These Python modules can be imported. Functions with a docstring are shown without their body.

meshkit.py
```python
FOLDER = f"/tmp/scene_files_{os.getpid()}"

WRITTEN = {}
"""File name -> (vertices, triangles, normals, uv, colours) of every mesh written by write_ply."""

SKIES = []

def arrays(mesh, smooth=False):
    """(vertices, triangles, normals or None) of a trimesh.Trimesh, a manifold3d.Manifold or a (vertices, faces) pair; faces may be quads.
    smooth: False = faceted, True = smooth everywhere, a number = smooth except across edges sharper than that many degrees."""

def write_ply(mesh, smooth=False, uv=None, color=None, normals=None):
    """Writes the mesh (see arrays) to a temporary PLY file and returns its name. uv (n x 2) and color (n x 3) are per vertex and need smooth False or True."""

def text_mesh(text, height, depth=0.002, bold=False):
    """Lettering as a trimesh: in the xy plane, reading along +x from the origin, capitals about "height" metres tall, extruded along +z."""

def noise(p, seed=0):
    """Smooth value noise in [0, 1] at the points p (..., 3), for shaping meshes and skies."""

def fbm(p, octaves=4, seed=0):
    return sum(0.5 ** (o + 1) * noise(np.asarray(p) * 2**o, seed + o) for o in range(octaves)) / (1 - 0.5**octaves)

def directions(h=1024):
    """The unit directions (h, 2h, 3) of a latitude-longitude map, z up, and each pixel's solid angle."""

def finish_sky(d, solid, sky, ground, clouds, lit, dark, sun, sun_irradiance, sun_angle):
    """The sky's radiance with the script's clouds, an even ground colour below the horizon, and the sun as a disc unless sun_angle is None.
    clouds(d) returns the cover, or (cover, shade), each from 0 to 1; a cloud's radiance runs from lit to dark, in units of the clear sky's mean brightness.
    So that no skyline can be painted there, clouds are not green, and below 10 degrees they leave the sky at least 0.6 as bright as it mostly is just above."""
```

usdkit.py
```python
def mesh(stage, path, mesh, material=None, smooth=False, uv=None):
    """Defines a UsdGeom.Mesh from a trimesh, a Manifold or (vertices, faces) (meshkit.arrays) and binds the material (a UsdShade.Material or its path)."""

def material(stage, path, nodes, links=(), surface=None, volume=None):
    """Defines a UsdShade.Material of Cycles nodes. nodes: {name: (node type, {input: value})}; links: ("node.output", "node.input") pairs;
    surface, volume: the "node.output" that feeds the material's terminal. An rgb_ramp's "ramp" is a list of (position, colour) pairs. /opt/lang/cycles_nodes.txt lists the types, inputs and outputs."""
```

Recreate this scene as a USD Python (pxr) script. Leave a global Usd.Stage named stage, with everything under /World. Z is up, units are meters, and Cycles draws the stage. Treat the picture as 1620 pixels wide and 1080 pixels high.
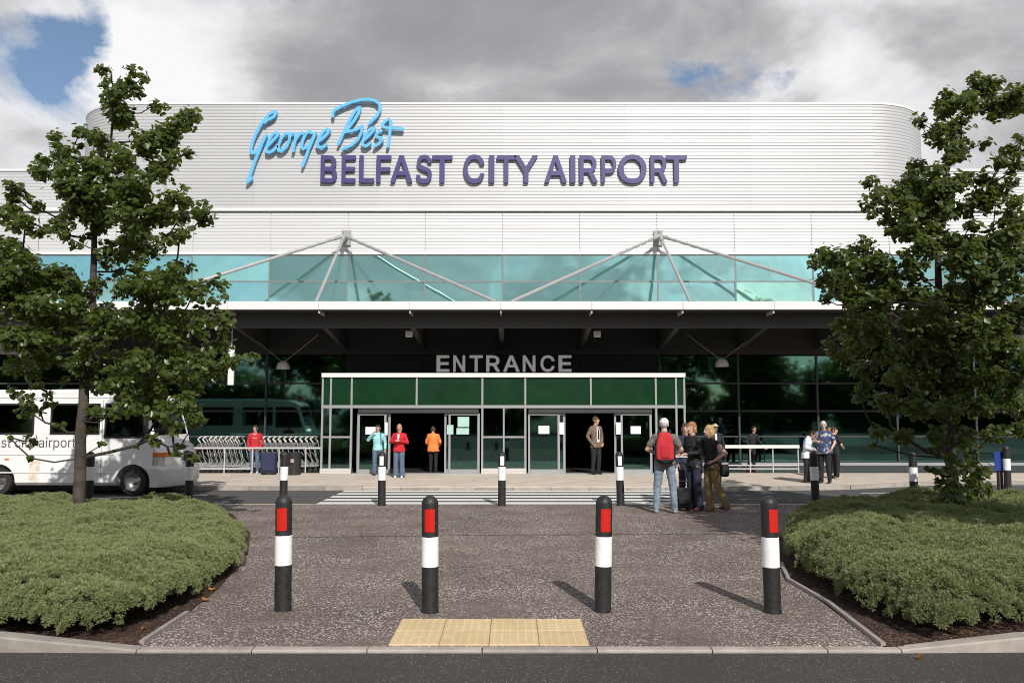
import math, random
import numpy as np, trimesh, manifold3d, shapely
from shapely.geometry import Polygon, LineString, Point
from shapely import affinity
from scipy import ndimage
import usdkit, meshkit
from pxr import Usd, UsdGeom, UsdLux, UsdShade, Gf, Sdf, Vt

random.seed(7)
rng = np.random.default_rng(7)
MF = manifold3d.Manifold
stage = Usd.Stage.CreateInMemory()
world = UsdGeom.Xform.Define(stage, '/World')
UsdGeom.Scope.Define(stage, '/World/Looks')

# ------------------------------------------------------------------ camera, sky, sun, exposure
F, EYE, PITCH = 1260.0, 1.88, math.atan(112 / 1260)
EXPOSURE = 0.12
cam = UsdGeom.Camera.Define(stage, '/World/camera')
cam.AddTransformOp().Set(Gf.Matrix4d().SetRotate(Gf.Rotation(Gf.Vec3d(1, 0, 0), 90 + math.degrees(PITCH))) * Gf.Matrix4d().SetTranslate(Gf.Vec3d(0, 0, EYE)))
cam.CreateHorizontalApertureAttr(36.0)
cam.CreateVerticalApertureAttr(36.0 * 682 / 1024)
cam.CreateFocalLengthAttr(36.0 * F / 1620)
cam.CreateClippingRangeAttr(Gf.Vec2f(0.1, 3000))
cam.CreateExposureAttr(EXPOSURE)

SUN = np.array([0.35, -1.235, 1.0]); SUN /= np.linalg.norm(SUN)
ELEV, ROT = math.asin(SUN[2]), math.atan2(SUN[0], SUN[1])
sun = UsdLux.DistantLight.Define(stage, '/World/sun')
sun.CreateIntensityAttr(1.05); sun.CreateAngleAttr(0.5); sun.CreateColorAttr(Gf.Vec3f(1.0, 0.965, 0.92))
sun.GetPrim().CreateAttribute('inputs:normalize', Sdf.ValueTypeNames.Bool).Set(True)
sun.AddTransformOp().Set(Gf.Matrix4d().SetRotate(Gf.Rotation(Gf.Vec3d(0, 0, 1), Gf.Vec3d(*SUN))))

def ray(u, v):
    a, b = (u - 810) / F, (540 - v) / F
    return np.array([a, math.cos(PITCH) - b * math.sin(PITCH), math.sin(PITCH) + b * math.cos(PITCH)])
def G(u, v, z=0.0):            # where the line of sight through a pixel of the photograph meets the level z
    d = ray(u, v); t = (z - EYE) / d[2]
    return np.array([d[0] * t, d[1] * t, z])
def P(u, v, y):                # ... or the distance y
    d = ray(u, v); t = y / d[1]
    return np.array([d[0] * t, y, EYE + d[2] * t])

def gap(i, u, v, r, amount, sx=1.0):
    """a node group: a soft spot in the direction of pixel u, v: amount * exp(-(angle/r)^2)"""
    d = ray(u, v); d = d / np.linalg.norm(d)
    n = {f'sb{i}': ('vector_math', {'math_type': 'subtract', 'vector2': tuple(d)}),
         f'sc{i}': ('vector_math', {'math_type': 'multiply', 'vector2': (1 / (r * sx), 1 / r, 1 / r)}),
         f'dt{i}': ('vector_math', {'math_type': 'dot_product'}),
         f'ex{i}': ('math', {'math_type': 'multiply', 'value2': -1.0}),
         f'pw{i}': ('math', {'math_type': 'exponent'}),
         f'am{i}': ('math', {'math_type': 'multiply', 'value2': amount})}
    l = [('wa.vector', f'sb{i}.vector1'), (f'sb{i}.vector', f'sc{i}.vector1'), (f'sc{i}.vector', f'dt{i}.vector1'), (f'sc{i}.vector', f'dt{i}.vector2'),
         (f'dt{i}.value', f'ex{i}.value1'), (f'ex{i}.value', f'pw{i}.value1'), (f'pw{i}.value', f'am{i}.value1')]
    return n, l, f'am{i}.value'

SKY = 0.11
nodes = {
    'tc': ('texture_coordinate', {}),
    'sky': ('sky_texture', {'sky_type': 'single_scattering', 'sun_disc': False, 'sun_elevation': ELEV, 'sun_rotation': ROT, 'aerosol_density': 1.0, 'air_density': 1.0}),
    'mp': ('mapping', {'scale': (2.2, 2.2, 4.2), 'location': (1.7, 0.4, 2.1)}),
    'n1': ('noise_texture', {'scale': 1.6, 'detail': 10.0, 'roughness': 0.60, 'distortion': 0.5}),
    'mp2': ('mapping', {'scale': (1.6, 1.6, 3.4), 'location': (5.2, 3.4, 0.3)}),
    'n2': ('noise_texture', {'scale': 1.9, 'detail': 9.0, 'roughness': 0.58, 'distortion': 0.3}),
    'ramp': ('rgb_ramp', {'ramp': [(0.0, (0, 0, 0)), (0.22, (0, 0, 0)), (0.40, (.45, .45, .45)), (0.62, (1, 1, 1)), (1.0, (1, 1, 1))]}),
    'shade': ('rgb_ramp', {'ramp': [(0.0, (8.0, 8.0, 8.1)), (0.30, (6.5, 6.52, 6.7)), (0.5, (4.6, 4.6, 4.75)), (0.72, (3.3, 3.3, 3.45)), (1.0, (2.7, 2.7, 2.9))]}),
    'sd': ('separate_xyz', {}), 'zen': ('map_range', {'from_min': 0.42, 'from_max': 0.9, 'to_min': 0.0, 'to_max': -0.16, 'clamp': True}), 'cov': ('math', {'math_type': 'add'}), 'n1c': ('math', {'math_type': 'multiply_add', 'value2': 3.0, 'value3': -0.90}), 'n2c': ('math', {'math_type': 'multiply_add', 'value2': 2.2, 'value3': -0.60}),
    'mix': ('mix_color', {'blend_type': 'mix', 'use_clamp': True}),
    'wn': ('noise_texture', {'scale': 8.0, 'detail': 8.0, 'roughness': 0.62}), 'ws': ('vector_math', {'math_type': 'subtract', 'vector2': (0.5, 0.5, 0.5)}),
    'wm': ('vector_math', {'math_type': 'multiply', 'vector2': (0.17, 0.17, 0.13)}), 'wa': ('vector_math', {'math_type': 'add'}),
    'bg': ('background_shader', {'strength': SKY}),
}
links = [('tc.generated', 'wn.vector'), ('wn.color', 'ws.vector1'), ('ws.vector', 'wm.vector1'), ('wm.vector', 'wa.vector1'), ('tc.generated', 'wa.vector2'), ('tc.generated', 'mp.vector'), ('mp.vector', 'n1.vector'), ('tc.generated', 'mp2.vector'), ('mp2.vector', 'n2.vector')]
def chain(start, spots, tag, to):
    prev = start
    for i, (u, v, r, a, sx) in enumerate(spots):
        n, l, out = gap(f'{tag}{i}', u, v, r, a, sx)
        nodes.update(n); links.extend(l)
        nodes[f'ad{tag}{i}'] = ('math', {'math_type': 'add'})
        links.extend([(prev, f'ad{tag}{i}.value1'), (out, f'ad{tag}{i}.value2')])
        prev = f'ad{tag}{i}.value'
    links.append((prev, to))
links += [('tc.generated', 'sd.vector'), ('sd.z', 'zen.value'), ('n1.fac', 'n1c.value1'), ('n2.fac', 'n2c.value1'), ('n1c.value', 'cov.value1'), ('zen.result', 'cov.value2')]
chain('cov.value', [(98, 62, 0.044, -0.50, 0.8), (70, 125, 0.030, -0.34, 1.6), (1105, 122, 0.026, -0.56, 1.4), (1185, 150, 0.021, -0.52, 2.0), (0, 0, 0.05, 0.35, 1.0), (1190, 0, 0.055, 0.5, 1.4), (430, 150, 0.05, 0.3, 1.5),
                 (560, 50, 0.22, 0.48, 1.5), (1450, 60, 0.16, 0.45, 1.2), (260, 80, 0.07, 0.25, 1.0), (10, 240, 0.06, 0.3, 1.5)], 'a', 'ramp.fac')
chain('n2c.value', [(800, 70, 0.15, 0.26, 2.2), (1100, 30, 0.09, 0.15, 1.6), (300, 110, 0.11, -0.40, 0.9), (210, 60, 0.08, -0.15, 0.9), (1340, 148, 0.05, -0.55, 2.2), (1500, 60, 0.12, -0.05, 1.0), (30, 220, 0.10, -0.08, 1.2)], 'b', 'shade.fac')
links += [('ramp.color', 'mix.fac'), ('sky.color', 'mix.a'), ('shade.color', 'mix.b'), ('mix.result', 'bg.color')]
skym = usdkit.material(stage, '/World/Looks/sky_clouds', nodes, links, surface='bg.background')
dome = UsdLux.DomeLight.Define(stage, '/World/sky')
dome.CreateIntensityAttr(1.0)
dome.GetPrim().SetCustomDataByKey('kind', 'structure')
UsdShade.MaterialBindingAPI.Apply(dome.GetPrim()).Bind(skym)

# ------------------------------------------------------------------ helpers: materials
def mat(name, nodes, links, surface='p.BSDF'):
    return usdkit.material(stage, '/World/Looks/' + name, nodes, links, surface=surface)
def plain(name, col, rough=0.5, metal=0.0, var=0.15, scale=6.0, bump=0.0, bscale=60.0, spec=0.5, coat=0.0, detail=5.0):
    """one colour with a little uneven tone and fine relief"""
    c = np.array(col, float)
    n = {'g': ('geometry', {}), 'n': ('noise_texture', {'scale': scale, 'detail': detail, 'roughness': 0.6}),
         'r': ('rgb_ramp', {'ramp': [(0.3, tuple(c * (1 - var))), (0.7, tuple(c * (1 + var * 0.7)))]}),
         'p': ('principled_bsdf', {'roughness': rough, 'metallic': metal, 'specular_ior_level': spec, 'coat_weight': coat})}
    l = [('g.position', 'n.vector'), ('n.fac', 'r.fac'), ('r.color', 'p.base_color')]
    if bump:
        n['n2'] = ('noise_texture', {'scale': bscale, 'detail': 3.0}); n['b'] = ('bump', {'strength': 0.6, 'distance': bump})
        l += [('g.position', 'n2.vector'), ('n2.fac', 'b.height'), ('b.normal', 'p.normal')]
    return mat(name, n, l)

def speckle(name, base, chip, chip_at, chip_scale, rough, bump, patch=0.18, dark=None):
    """tarmac: a matrix colour, stones of another colour showing in it, worn patches"""
    b = np.array(base)
    n = {'g': ('geometry', {}),
         'v': ('voronoi_texture', {'scale': chip_scale, 'randomness': 1.0}), 'sep': ('separate_color', {}),
         'cr': ('rgb_ramp', {'ramp': [(0, (0, 0, 0)), (chip_at, (0, 0, 0)), (min(chip_at + 0.06, 1), (1, 1, 1)), (1, (1, 1, 1))]}),
         'n': ('noise_texture', {'scale': 0.6, 'detail': 9.0, 'roughness': 0.68}),
         'pr': ('rgb_ramp', {'ramp': [(0.25, tuple(b * (1 - patch))), (0.5, tuple(b)), (0.75, tuple(b * (1 + patch)))]}),
         'f': ('noise_texture', {'scale': 190.0, 'detail': 2.0, 'roughness': 0.6}),
         'fr': ('rgb_ramp', {'ramp': [(0.3, (0.55, 0.55, 0.55)), (0.7, (1.4, 1.4, 1.4))]}),
         'mu': ('mix', {'mix_type': 'multiply', 'fac': 1.0}), 'cm': ('mix', {'mix_type': 'mix', 'color2': tuple(chip)}),
         'n3': ('noise_texture', {'scale': 1.1, 'detail': 7.0}), 'dm': ('math', {'math_type': 'multiply'}),
         'n3r': ('map_range', {'from_min': 0.32, 'from_max': 0.62, 'to_min': 0.25, 'to_max': 1.0, 'clamp': True}),
         'bp': ('bump', {'strength': 0.7, 'distance': bump}),
         'p': ('principled_bsdf', {'roughness': rough, 'specular_ior_level': 0.3})}
    l = [('g.position', 'v.vector'), ('v.color', 'sep.color'), ('sep.r', 'cr.fac'), ('g.position', 'n.vector'), ('n.fac', 'pr.fac'),
         ('g.position', 'f.vector'), ('f.fac', 'fr.fac'), ('pr.color', 'mu.color1'), ('fr.color', 'mu.color2'), ('mu.color', 'cm.color1'),
         ('g.position', 'n3.vector'), ('n3.fac', 'n3r.value'), ('cr.color', 'dm.value1'), ('n3r.result', 'dm.value2'), ('dm.value', 'cm.fac'),
         ('cm.color', 'p.base_color'), ('v.distance', 'bp.height'), ('bp.normal', 'p.normal')]
    return mat(name, n, l)

def leafy(name, ramp, trans, rough=0.45, tr=0.3):
    n = {'g': ('geometry', {}), 'r': ('rgb_ramp', {'ramp': ramp}),
         'p': ('principled_bsdf', {'roughness': rough, 'specular_ior_level': 0.4}), 't': ('translucent_bsdf', {'color': trans}), 'm': ('mix_closure', {'fac': tr})}
    return mat(name, n, [('g.random_per_island', 'r.fac'), ('r.color', 'p.base_color'), ('p.BSDF', 'm.closure1'), ('t.BSDF', 'm.closure2')], surface='m.closure')

M = {}
M['asphalt'] = speckle('asphalt', (0.054, 0.049, 0.044), (0.20, 0.19, 0.18), 0.92, 110, 0.85, 0.006, 0.22)
M['road_far'] = speckle('asphalt_worn', (0.085, 0.082, 0.080), (0.17, 0.17, 0.17), 0.93, 70, 0.85, 0.006, 0.2)
M['chippings'] = speckle('pink_chipping_tarmac', (0.138, 0.104, 0.088), (0.58, 0.53, 0.48), 0.80, 80, 0.85, 0.008, 0.38)
M['paving'] = plain('beige_paving', (0.56, 0.475, 0.395), 0.8, var=0.16, scale=1.6, bump=0.004)
M['kerb'] = plain('kerb_concrete', (0.36, 0.32, 0.28), 0.85, var=0.22, scale=5, bump=0.006, bscale=90)
M['kerb_dark'] = plain('kerb_concrete_dark', (0.29, 0.26, 0.23), 0.85, var=0.22, scale=7, bump=0.006, bscale=90)
M['tactile'] = plain('buff_tactile', (0.54, 0.405, 0.22), 0.8, var=0.10, scale=9, bump=0.003)
M['tactile2'] = plain('buff_tactile_pale', (0.57, 0.435, 0.245), 0.8, var=0.10, scale=9, bump=0.003)
M['soil'] = speckle('bark_soil', (0.040, 0.024, 0.017), (0.16, 0.09, 0.055), 0.72, 42, 0.95, 0.03, 0.4)
M['white_line'] = plain('white_road_paint', (0.66, 0.65, 0.61), 0.7, var=0.14, scale=12)
M['yellow_line'] = plain('yellow_road_paint', (0.52, 0.40, 0.16), 0.7, var=0.22, scale=10)
M['grass'] = plain('far_grass', (0.05, 0.08, 0.025), 0.9, var=0.3, scale=0.6)
M['clad'] = plain('white_cladding', (0.515, 0.514, 0.516), 0.45, metal=0.28, var=0.035, scale=0.5, spec=0.4)
M['clad2'] = plain('white_cladding_panel', (0.58, 0.578, 0.578), 0.45, metal=0.25, var=0.03, scale=0.6, spec=0.4)
M['trim'] = plain('white_trim', (0.70, 0.695, 0.685), 0.4, var=0.03, scale=1.0)
M['steel'] = plain('pale_painted_steel', (0.50, 0.49, 0.47), 0.4, var=0.08, scale=3)
M['alu'] = plain('grey_aluminium', (0.36, 0.37, 0.37), 0.4, metal=0.3, var=0.06, scale=3)
M['strut_grey'] = plain('grey_strut_paint', (0.33, 0.325, 0.32), 0.4, var=0.1, scale=3)
M['mullion_grey'] = plain('grey_mullion', (0.17, 0.19, 0.19), 0.45, var=0.1, scale=3)
M['alu_dark'] = plain('dark_aluminium', (0.040, 0.044, 0.044), 0.45, var=0.1, scale=3)
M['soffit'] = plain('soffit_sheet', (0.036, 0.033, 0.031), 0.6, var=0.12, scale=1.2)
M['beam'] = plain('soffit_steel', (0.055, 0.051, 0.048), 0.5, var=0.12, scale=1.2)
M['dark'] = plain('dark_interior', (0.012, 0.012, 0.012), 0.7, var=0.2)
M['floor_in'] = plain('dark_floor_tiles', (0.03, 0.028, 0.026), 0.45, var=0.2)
M['green_panel'] = plain('green_spandrel', (0.006, 0.034, 0.013), 0.22, var=0.25, scale=2.2)
M['black'] = plain('black_plastic', (0.018, 0.018, 0.018), 0.55, var=0.55, scale=20, bump=0.0008, bscale=50)
M['white_band'] = plain('white_band', (0.82, 0.81, 0.80), 0.45, var=0.07, scale=14)
M['red_reflector'] = plain('red_reflector', (0.52, 0.018, 0.012), 0.25, var=0.06, scale=60)
M['purple'] = plain('purple_sign', (0.046, 0.038, 0.155), 0.45, var=0.06)
M['cyan'] = plain('sky_blue_sign', (0.115, 0.44, 0.72), 0.4, var=0.05)
M['grey_letter'] = plain('grey_letter', (0.80, 0.80, 0.79), 0.4, var=0.05)
M['paper'] = plain('white_paper', (0.80, 0.80, 0.78), 0.8, var=0.04)
M['paper_green'] = plain('greenish_notice', (0.38, 0.58, 0.50), 0.7, var=0.06)
M['chrome'] = plain('bright_wire', (0.52, 0.52, 0.52), 0.3, metal=0.6, var=0.08)
M['lamp'] = plain('lamp_housing', (0.62, 0.61, 0.58), 0.5, var=0.05)
M['blue_sign'] = plain('blue_sign_plate', (0.016, 0.045, 0.24), 0.4, var=0.08)
M['brown_post'] = plain('brown_post', (0.075, 0.045, 0.033), 0.6, var=0.2)
M['bus_white'] = None
M['seat_cloth'] = plain('blue_grey_seat_cloth', (0.10, 0.14, 0.19), 0.85, var=0.15)
M['tyre'] = plain('tyre_rubber', (0.020, 0.018, 0.018), 0.8, var=0.25, scale=25, bump=0.002, bscale=120)
M['rim'] = plain('wheel_steel', (0.26, 0.25, 0.24), 0.35, metal=0.7, var=0.2, scale=12)
M['orange_lens'] = plain('orange_lens', (0.75, 0.20, 0.03), 0.15, var=0.05)
M['red_lens'] = plain('red_lens', (0.60, 0.05, 0.02), 0.2, var=0.05)
M['clear_lens'] = plain('clear_lens', (0.62, 0.64, 0.66), 0.08, metal=0.5, var=0.1, scale=30)
M['grey_text'] = plain('dark_grey_lettering', (0.09, 0.09, 0.095), 0.5, var=0.05)
M['rust'] = plain('rust_streak', (0.50, 0.30, 0.16), 0.8, var=0.2)
M['stone'] = plain('brown_stone', (0.13, 0.095, 0.075), 0.9, var=0.3, scale=9, bump=0.02, bscale=20)
M['bark'] = plain('bark', (0.062, 0.050, 0.040), 0.9, var=0.5, scale=7, bump=0.03, bscale=26)
M['twig'] = plain('twig_bark', (0.042, 0.034, 0.026), 0.9, var=0.3, scale=9)
LR = [(0.0, (0.055, 0.080, 0.017)), (0.35, (0.105, 0.142, 0.030)), (0.7, (0.172, 0.212, 0.052)), (0.93, (0.25, 0.28, 0.082)), (0.985, (0.28, 0.30, 0.10)), (1.0, (0.40, 0.30, 0.06))]
M['leaf'] = leafy('tree_leaf', LR, (0.30, 0.36, 0.055), 0.32, 0.36)
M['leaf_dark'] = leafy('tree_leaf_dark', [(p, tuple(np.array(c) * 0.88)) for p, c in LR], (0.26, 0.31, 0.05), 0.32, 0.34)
M['cover'] = leafy('ground_cover_sprig', [(0.0, (0.23, 0.255, 0.112)), (0.4, (0.325, 0.35, 0.165)), (0.8, (0.40, 0.42, 0.21)), (1.0, (0.46, 0.47, 0.26))], (0.30, 0.36, 0.11), 0.55, 0.25)
M['cover2'] = leafy('ground_cover_sprig_deep', [(0.0, (0.205, 0.235, 0.102)), (0.4, (0.29, 0.32, 0.145)), (0.8, (0.365, 0.39, 0.185)), (1.0, (0.42, 0.435, 0.23))], (0.27, 0.33, 0.10), 0.55, 0.25)
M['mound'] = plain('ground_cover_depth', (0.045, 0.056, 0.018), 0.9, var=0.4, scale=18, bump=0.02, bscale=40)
M['fallen'] = leafy('fallen_leaf', [(0, (0.32, 0.13, 0.03)), (1, (0.42, 0.30, 0.16))], (0.2, 0.1, 0.02), 0.6, 0.1)
# panes
M['mirror_glass'] = mat('teal_reflecting_glass', {'g': ('geometry', {}), 'n': ('noise_texture', {'scale': 0.55, 'detail': 2.0}), 'b': ('bump', {'strength': 0.6, 'distance': 0.03}),
    'p': ('principled_bsdf', {'base_color': (0.42, 0.73, 0.70), 'metallic': 1.0, 'roughness': 0.04}), 'd': ('principled_bsdf', {'base_color': (0.10, 0.28, 0.25), 'roughness': 0.2}), 'm': ('mix_closure', {'fac': 0.14})},
    [('g.position', 'n.vector'), ('n.fac', 'b.height'), ('b.normal', 'p.normal'), ('p.BSDF', 'm.closure1'), ('d.BSDF', 'm.closure2')], surface='m.closure')
def pane(name, tint, refl, ior=1.5, rough=0.035):
    return mat(name, {'f': ('fresnel', {'IOR': ior}), 't': ('transparent_bsdf', {'color': tint}), 'g': ('glossy_bsdf', {'color': refl, 'roughness': rough}), 'm': ('mix_closure', {})},
               [('f.fac', 'm.fac'), ('t.BSDF', 'm.closure1'), ('g.BSDF', 'm.closure2')], surface='m.closure')
M['dark_glass'] = pane('dark_green_glass', (0.30, 0.46, 0.42), (0.45, 0.90, 0.80), 2.5)
M['door_glass'] = pane('door_glass', (0.34, 0.50, 0.45), (0.50, 0.90, 0.80), 2.1)
M['bus_glass'] = pane('bus_window_glass', (0.72, 0.82, 0.84), (0.7, 0.88, 0.92), 2.2)

# ------------------------------------------------------------------ helpers: objects
taken = {}
def numbered(parent, name):
    k = taken.get((parent, name), 0); taken[(parent, name)] = k + 1
    return name if k == 0 else f'{name}_{k:03d}'
class Thing:
    def __init__(s, path, loc, prim): s.path, s.loc, s.prim = path, np.array(loc, float), prim
def tag(prim, label=None, cat=None, group=None, kind=None):
    for k, x in (('label', label), ('category', cat), ('group', group), ('kind', kind)):
        if x: prim.SetCustomDataByKey(k, x)
def thing(name, label=None, cat=None, loc=(0, 0, 0), rotz=0.0, group=None, kind=None):
    x = UsdGeom.Xform.Define(stage, '/World/' + numbered('/World', name))
    x.AddTranslateOp().Set(Gf.Vec3d(*map(float, loc)))
    if rotz: x.AddRotateZOp().Set(float(rotz))
    tag(x.GetPrim(), label, cat, group, kind)
    return Thing(str(x.GetPath()), loc, x.GetPrim())
def tm(mesh):
    if isinstance(mesh, (list, tuple)) and len(mesh) and not isinstance(mesh[0], np.ndarray): mesh = trimesh.util.concatenate([tm(m) for m in mesh])
    if isinstance(mesh, MF):
        m = mesh.to_mesh(); mesh = trimesh.Trimesh(np.array(m.vert_properties[:, :3]), np.array(m.tri_verts), process=False)
    return mesh
def part(parent, name, mesh, material, smooth=False, label=None, kind=None, world=False):
    """a mesh under a thing or a part; world: its points are given in the world and moved to the thing's base"""
    m = tm(mesh)
    if len(np.unique(m.faces)) != len(m.vertices):
        m = trimesh.Trimesh(m.vertices.copy(), m.faces.copy(), process=False); m.remove_unreferenced_vertices()
    if world:
        m = m.copy(); m.apply_translation(-parent.loc)
    path = parent.path + '/' + numbered(parent.path, name)
    g = usdkit.mesh(stage, path, m, M[material] if isinstance(material, str) else material, smooth=smooth)
    tag(g.GetPrim(), label, kind=kind)
    return Thing(path, parent.loc, g.GetPrim())
def single(name, mesh, material, label=None, cat=None, smooth=False, group=None, kind=None):
    path = '/World/' + numbered('/World', name)
    g = usdkit.mesh(stage, path, tm(mesh), M[material] if isinstance(material, str) else material, smooth=smooth)
    tag(g.GetPrim(), label, cat, group, kind)
    return Thing(path, (0, 0, 0), g.GetPrim())
def dup(src, loc, rotz=0.0, label=None, group=None):
    was = src.prim.GetCustomData()
    name = src.path.split('/')[-1].rsplit('_0', 1)[0]
    t = thing(name, label or was.get('label'), was.get('category'), loc, rotz, group or was.get('group'))
    t.prim.GetReferences().AddInternalReference(src.prim.GetPath()); t.prim.SetInstanceable(True)
    return t

def box(x0, x1, y0, y1, z0, z1):
    m = trimesh.creation.box([x1 - x0, y1 - y0, z1 - z0]); m.apply_translation([(x0 + x1) / 2, (y0 + y1) / 2, (z0 + z1) / 2]); return m
def cbox(x0, x1, y0, y1, z0, z1, c=0.006):
    """a box with chamfered edges"""
    p = [[x, y, z] for a, b, d in ((c, c, 0), (c, 0, c), (0, c, c)) for x in (x0 + a, x1 - a) for y in (y0 + b, y1 - b) for z in (z0 + d, z1 - d)]
    return tm(MF.hull_points(np.array(p, float)))
def rod(p, q, r, n=8, r2=None):
    return poly([p, q], [r, r if r2 is None else r2], n)
def poly(pts, rad, n=8, cap=True):
    pts = np.asarray(pts, float); rad = np.broadcast_to(rad, (len(pts),))
    t = np.gradient(pts, axis=0); t /= np.linalg.norm(t, axis=1, keepdims=True) + 1e-12
    ref = np.array([0, 0, 1.0]) if abs(t[0, 2]) < 0.9 else np.array([1.0, 0, 0])
    a0 = np.cross(t[0], ref); a0 /= np.linalg.norm(a0)
    V, ang = [], np.arange(n) * 2 * math.pi / n
    for k in range(len(pts)):
        a0 = a0 - t[k] * (a0 @ t[k]); a0 /= np.linalg.norm(a0) + 1e-12
        b0 = np.cross(t[k], a0)
        V.append(pts[k] + rad[k] * (np.cos(ang)[:, None] * a0 + np.sin(ang)[:, None] * b0))
    V = np.vstack(V); Fc = []
    for k in range(len(pts) - 1):
        for j in range(n):
            a, b = k * n + j, k * n + (j + 1) % n
            Fc += [[a, b, b + n], [a, b + n, a + n]]
    if cap:
        V = np.vstack([V, pts[0], pts[-1]]); c0, c1 = len(V) - 2, len(V) - 1; e = (len(pts) - 1) * n
        for j in range(n):
            Fc += [[c0, (j + 1) % n, j], [c1, e + j, e + (j + 1) % n]]
    return trimesh.Trimesh(V, Fc, process=False)
def lathe(profile, n=24):
    """(radius, z) pairs turned about z"""
    V, ang = [], np.arange(n) * 2 * math.pi / n
    for r, z in profile: V.append(np.stack([r * np.cos(ang), r * np.sin(ang), np.full(n, z)], 1))
    V = np.vstack(V); Fc = []
    for k in range(len(profile) - 1):
        for j in range(n):
            a, b = k * n + j, k * n + (j + 1) % n
            Fc += [[a, b, b + n], [a, b + n, a + n]]
    return trimesh.Trimesh(V, Fc, process=False)
def flat(poly2, z, t=None):
    """a plan polygon as a level sheet, or as a slab of thickness t under z"""
    if hasattr(poly2, 'geoms'): return trimesh.util.concatenate([flat(g, z, t) for g in poly2.geoms])
    if t:
        m = trimesh.creation.extrude_polygon(poly2, t, engine='earcut'); m.apply_translation([0, 0, z - t]); return m
    v, f = trimesh.creation.triangulate_polygon(poly2, engine='earcut')
    f = np.asarray(f); v = np.asarray(v)
    c = np.cross(v[f[:, 1]] - v[f[:, 0]], v[f[:, 2]] - v[f[:, 0]])
    f = np.where((c < 0)[:, None], f[:, ::-1], f)
    return trimesh.Trimesh(np.column_stack([v, np.full(len(v), z)]), f, process=False)
def rect(x0, x1, y0, y1): return shapely.box(x0, y0, x1, y1)
def upright(m, x, y, z):
    """lettering from the xy plane stood up to face the camera side (-y)"""
    m = m.copy(); v = m.vertices.copy(); m.vertices = np.column_stack([v[:, 0] + x, y - v[:, 2], v[:, 1] + z]); return m
def glyph(ch, x0, x1, z0, z1, y, depth, bold=True):
    if ch == 'I': return box(x0, x1, y - depth, y, z0, z1)
    m = meshkit.text_mesh(ch, 1.0, 1.0, bold); b = m.bounds
    v = (m.vertices - b[0]) / (b[1] - b[0]); m.vertices = v * [x1 - x0, z1 - z0, depth]
    return upright(m, x0, y, z0)
def xy(pts, z=0.0): return [tuple(G(u, v, z)[:2]) for u, v in pts]

# ------------------------------------------------------------------ ground, roads, paths
ZP = 0.09                      # the pavement by the building
single('ground', flat(rect(-600, 600, -500, 900), -0.10), 'grass', kind='structure')
single('road', flat(rect(-70, 70, -18, 27), 0.0), 'asphalt', kind='structure')
single('service_road', flat(rect(-70, 70, 16.3, 23.0), 0.004), 'road_far', kind='structure')
PATH_END = 16.36
single('path', flat(rect(-26, 26, 6.56, PATH_END), 0.022, 0.02), 'chippings', kind='structure')
curve = xy([(1270, 770), (1330, 768.5), (1400, 765), (1470, 762), (1560, 761), (1640, 761)], ZP)
pav = Polygon([(-45, 19.55)] + [(curve[0][0] - 0.6, 19.55)] + [(x, max(y, 19.56)) for x, y in curve] + [(45, curve[-1][1]), (45, 26.4), (-45, 26.4)])
single('tarmac_joint', flat(LineString(xy([(384, 853), (820, 848), (1236, 847)])).buffer(0.012, cap_style='flat'), 0.026), 'asphalt', kind='structure')
pavement = single('pavement', flat(pav, ZP, 0.085), 'paving', kind='structure')
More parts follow.
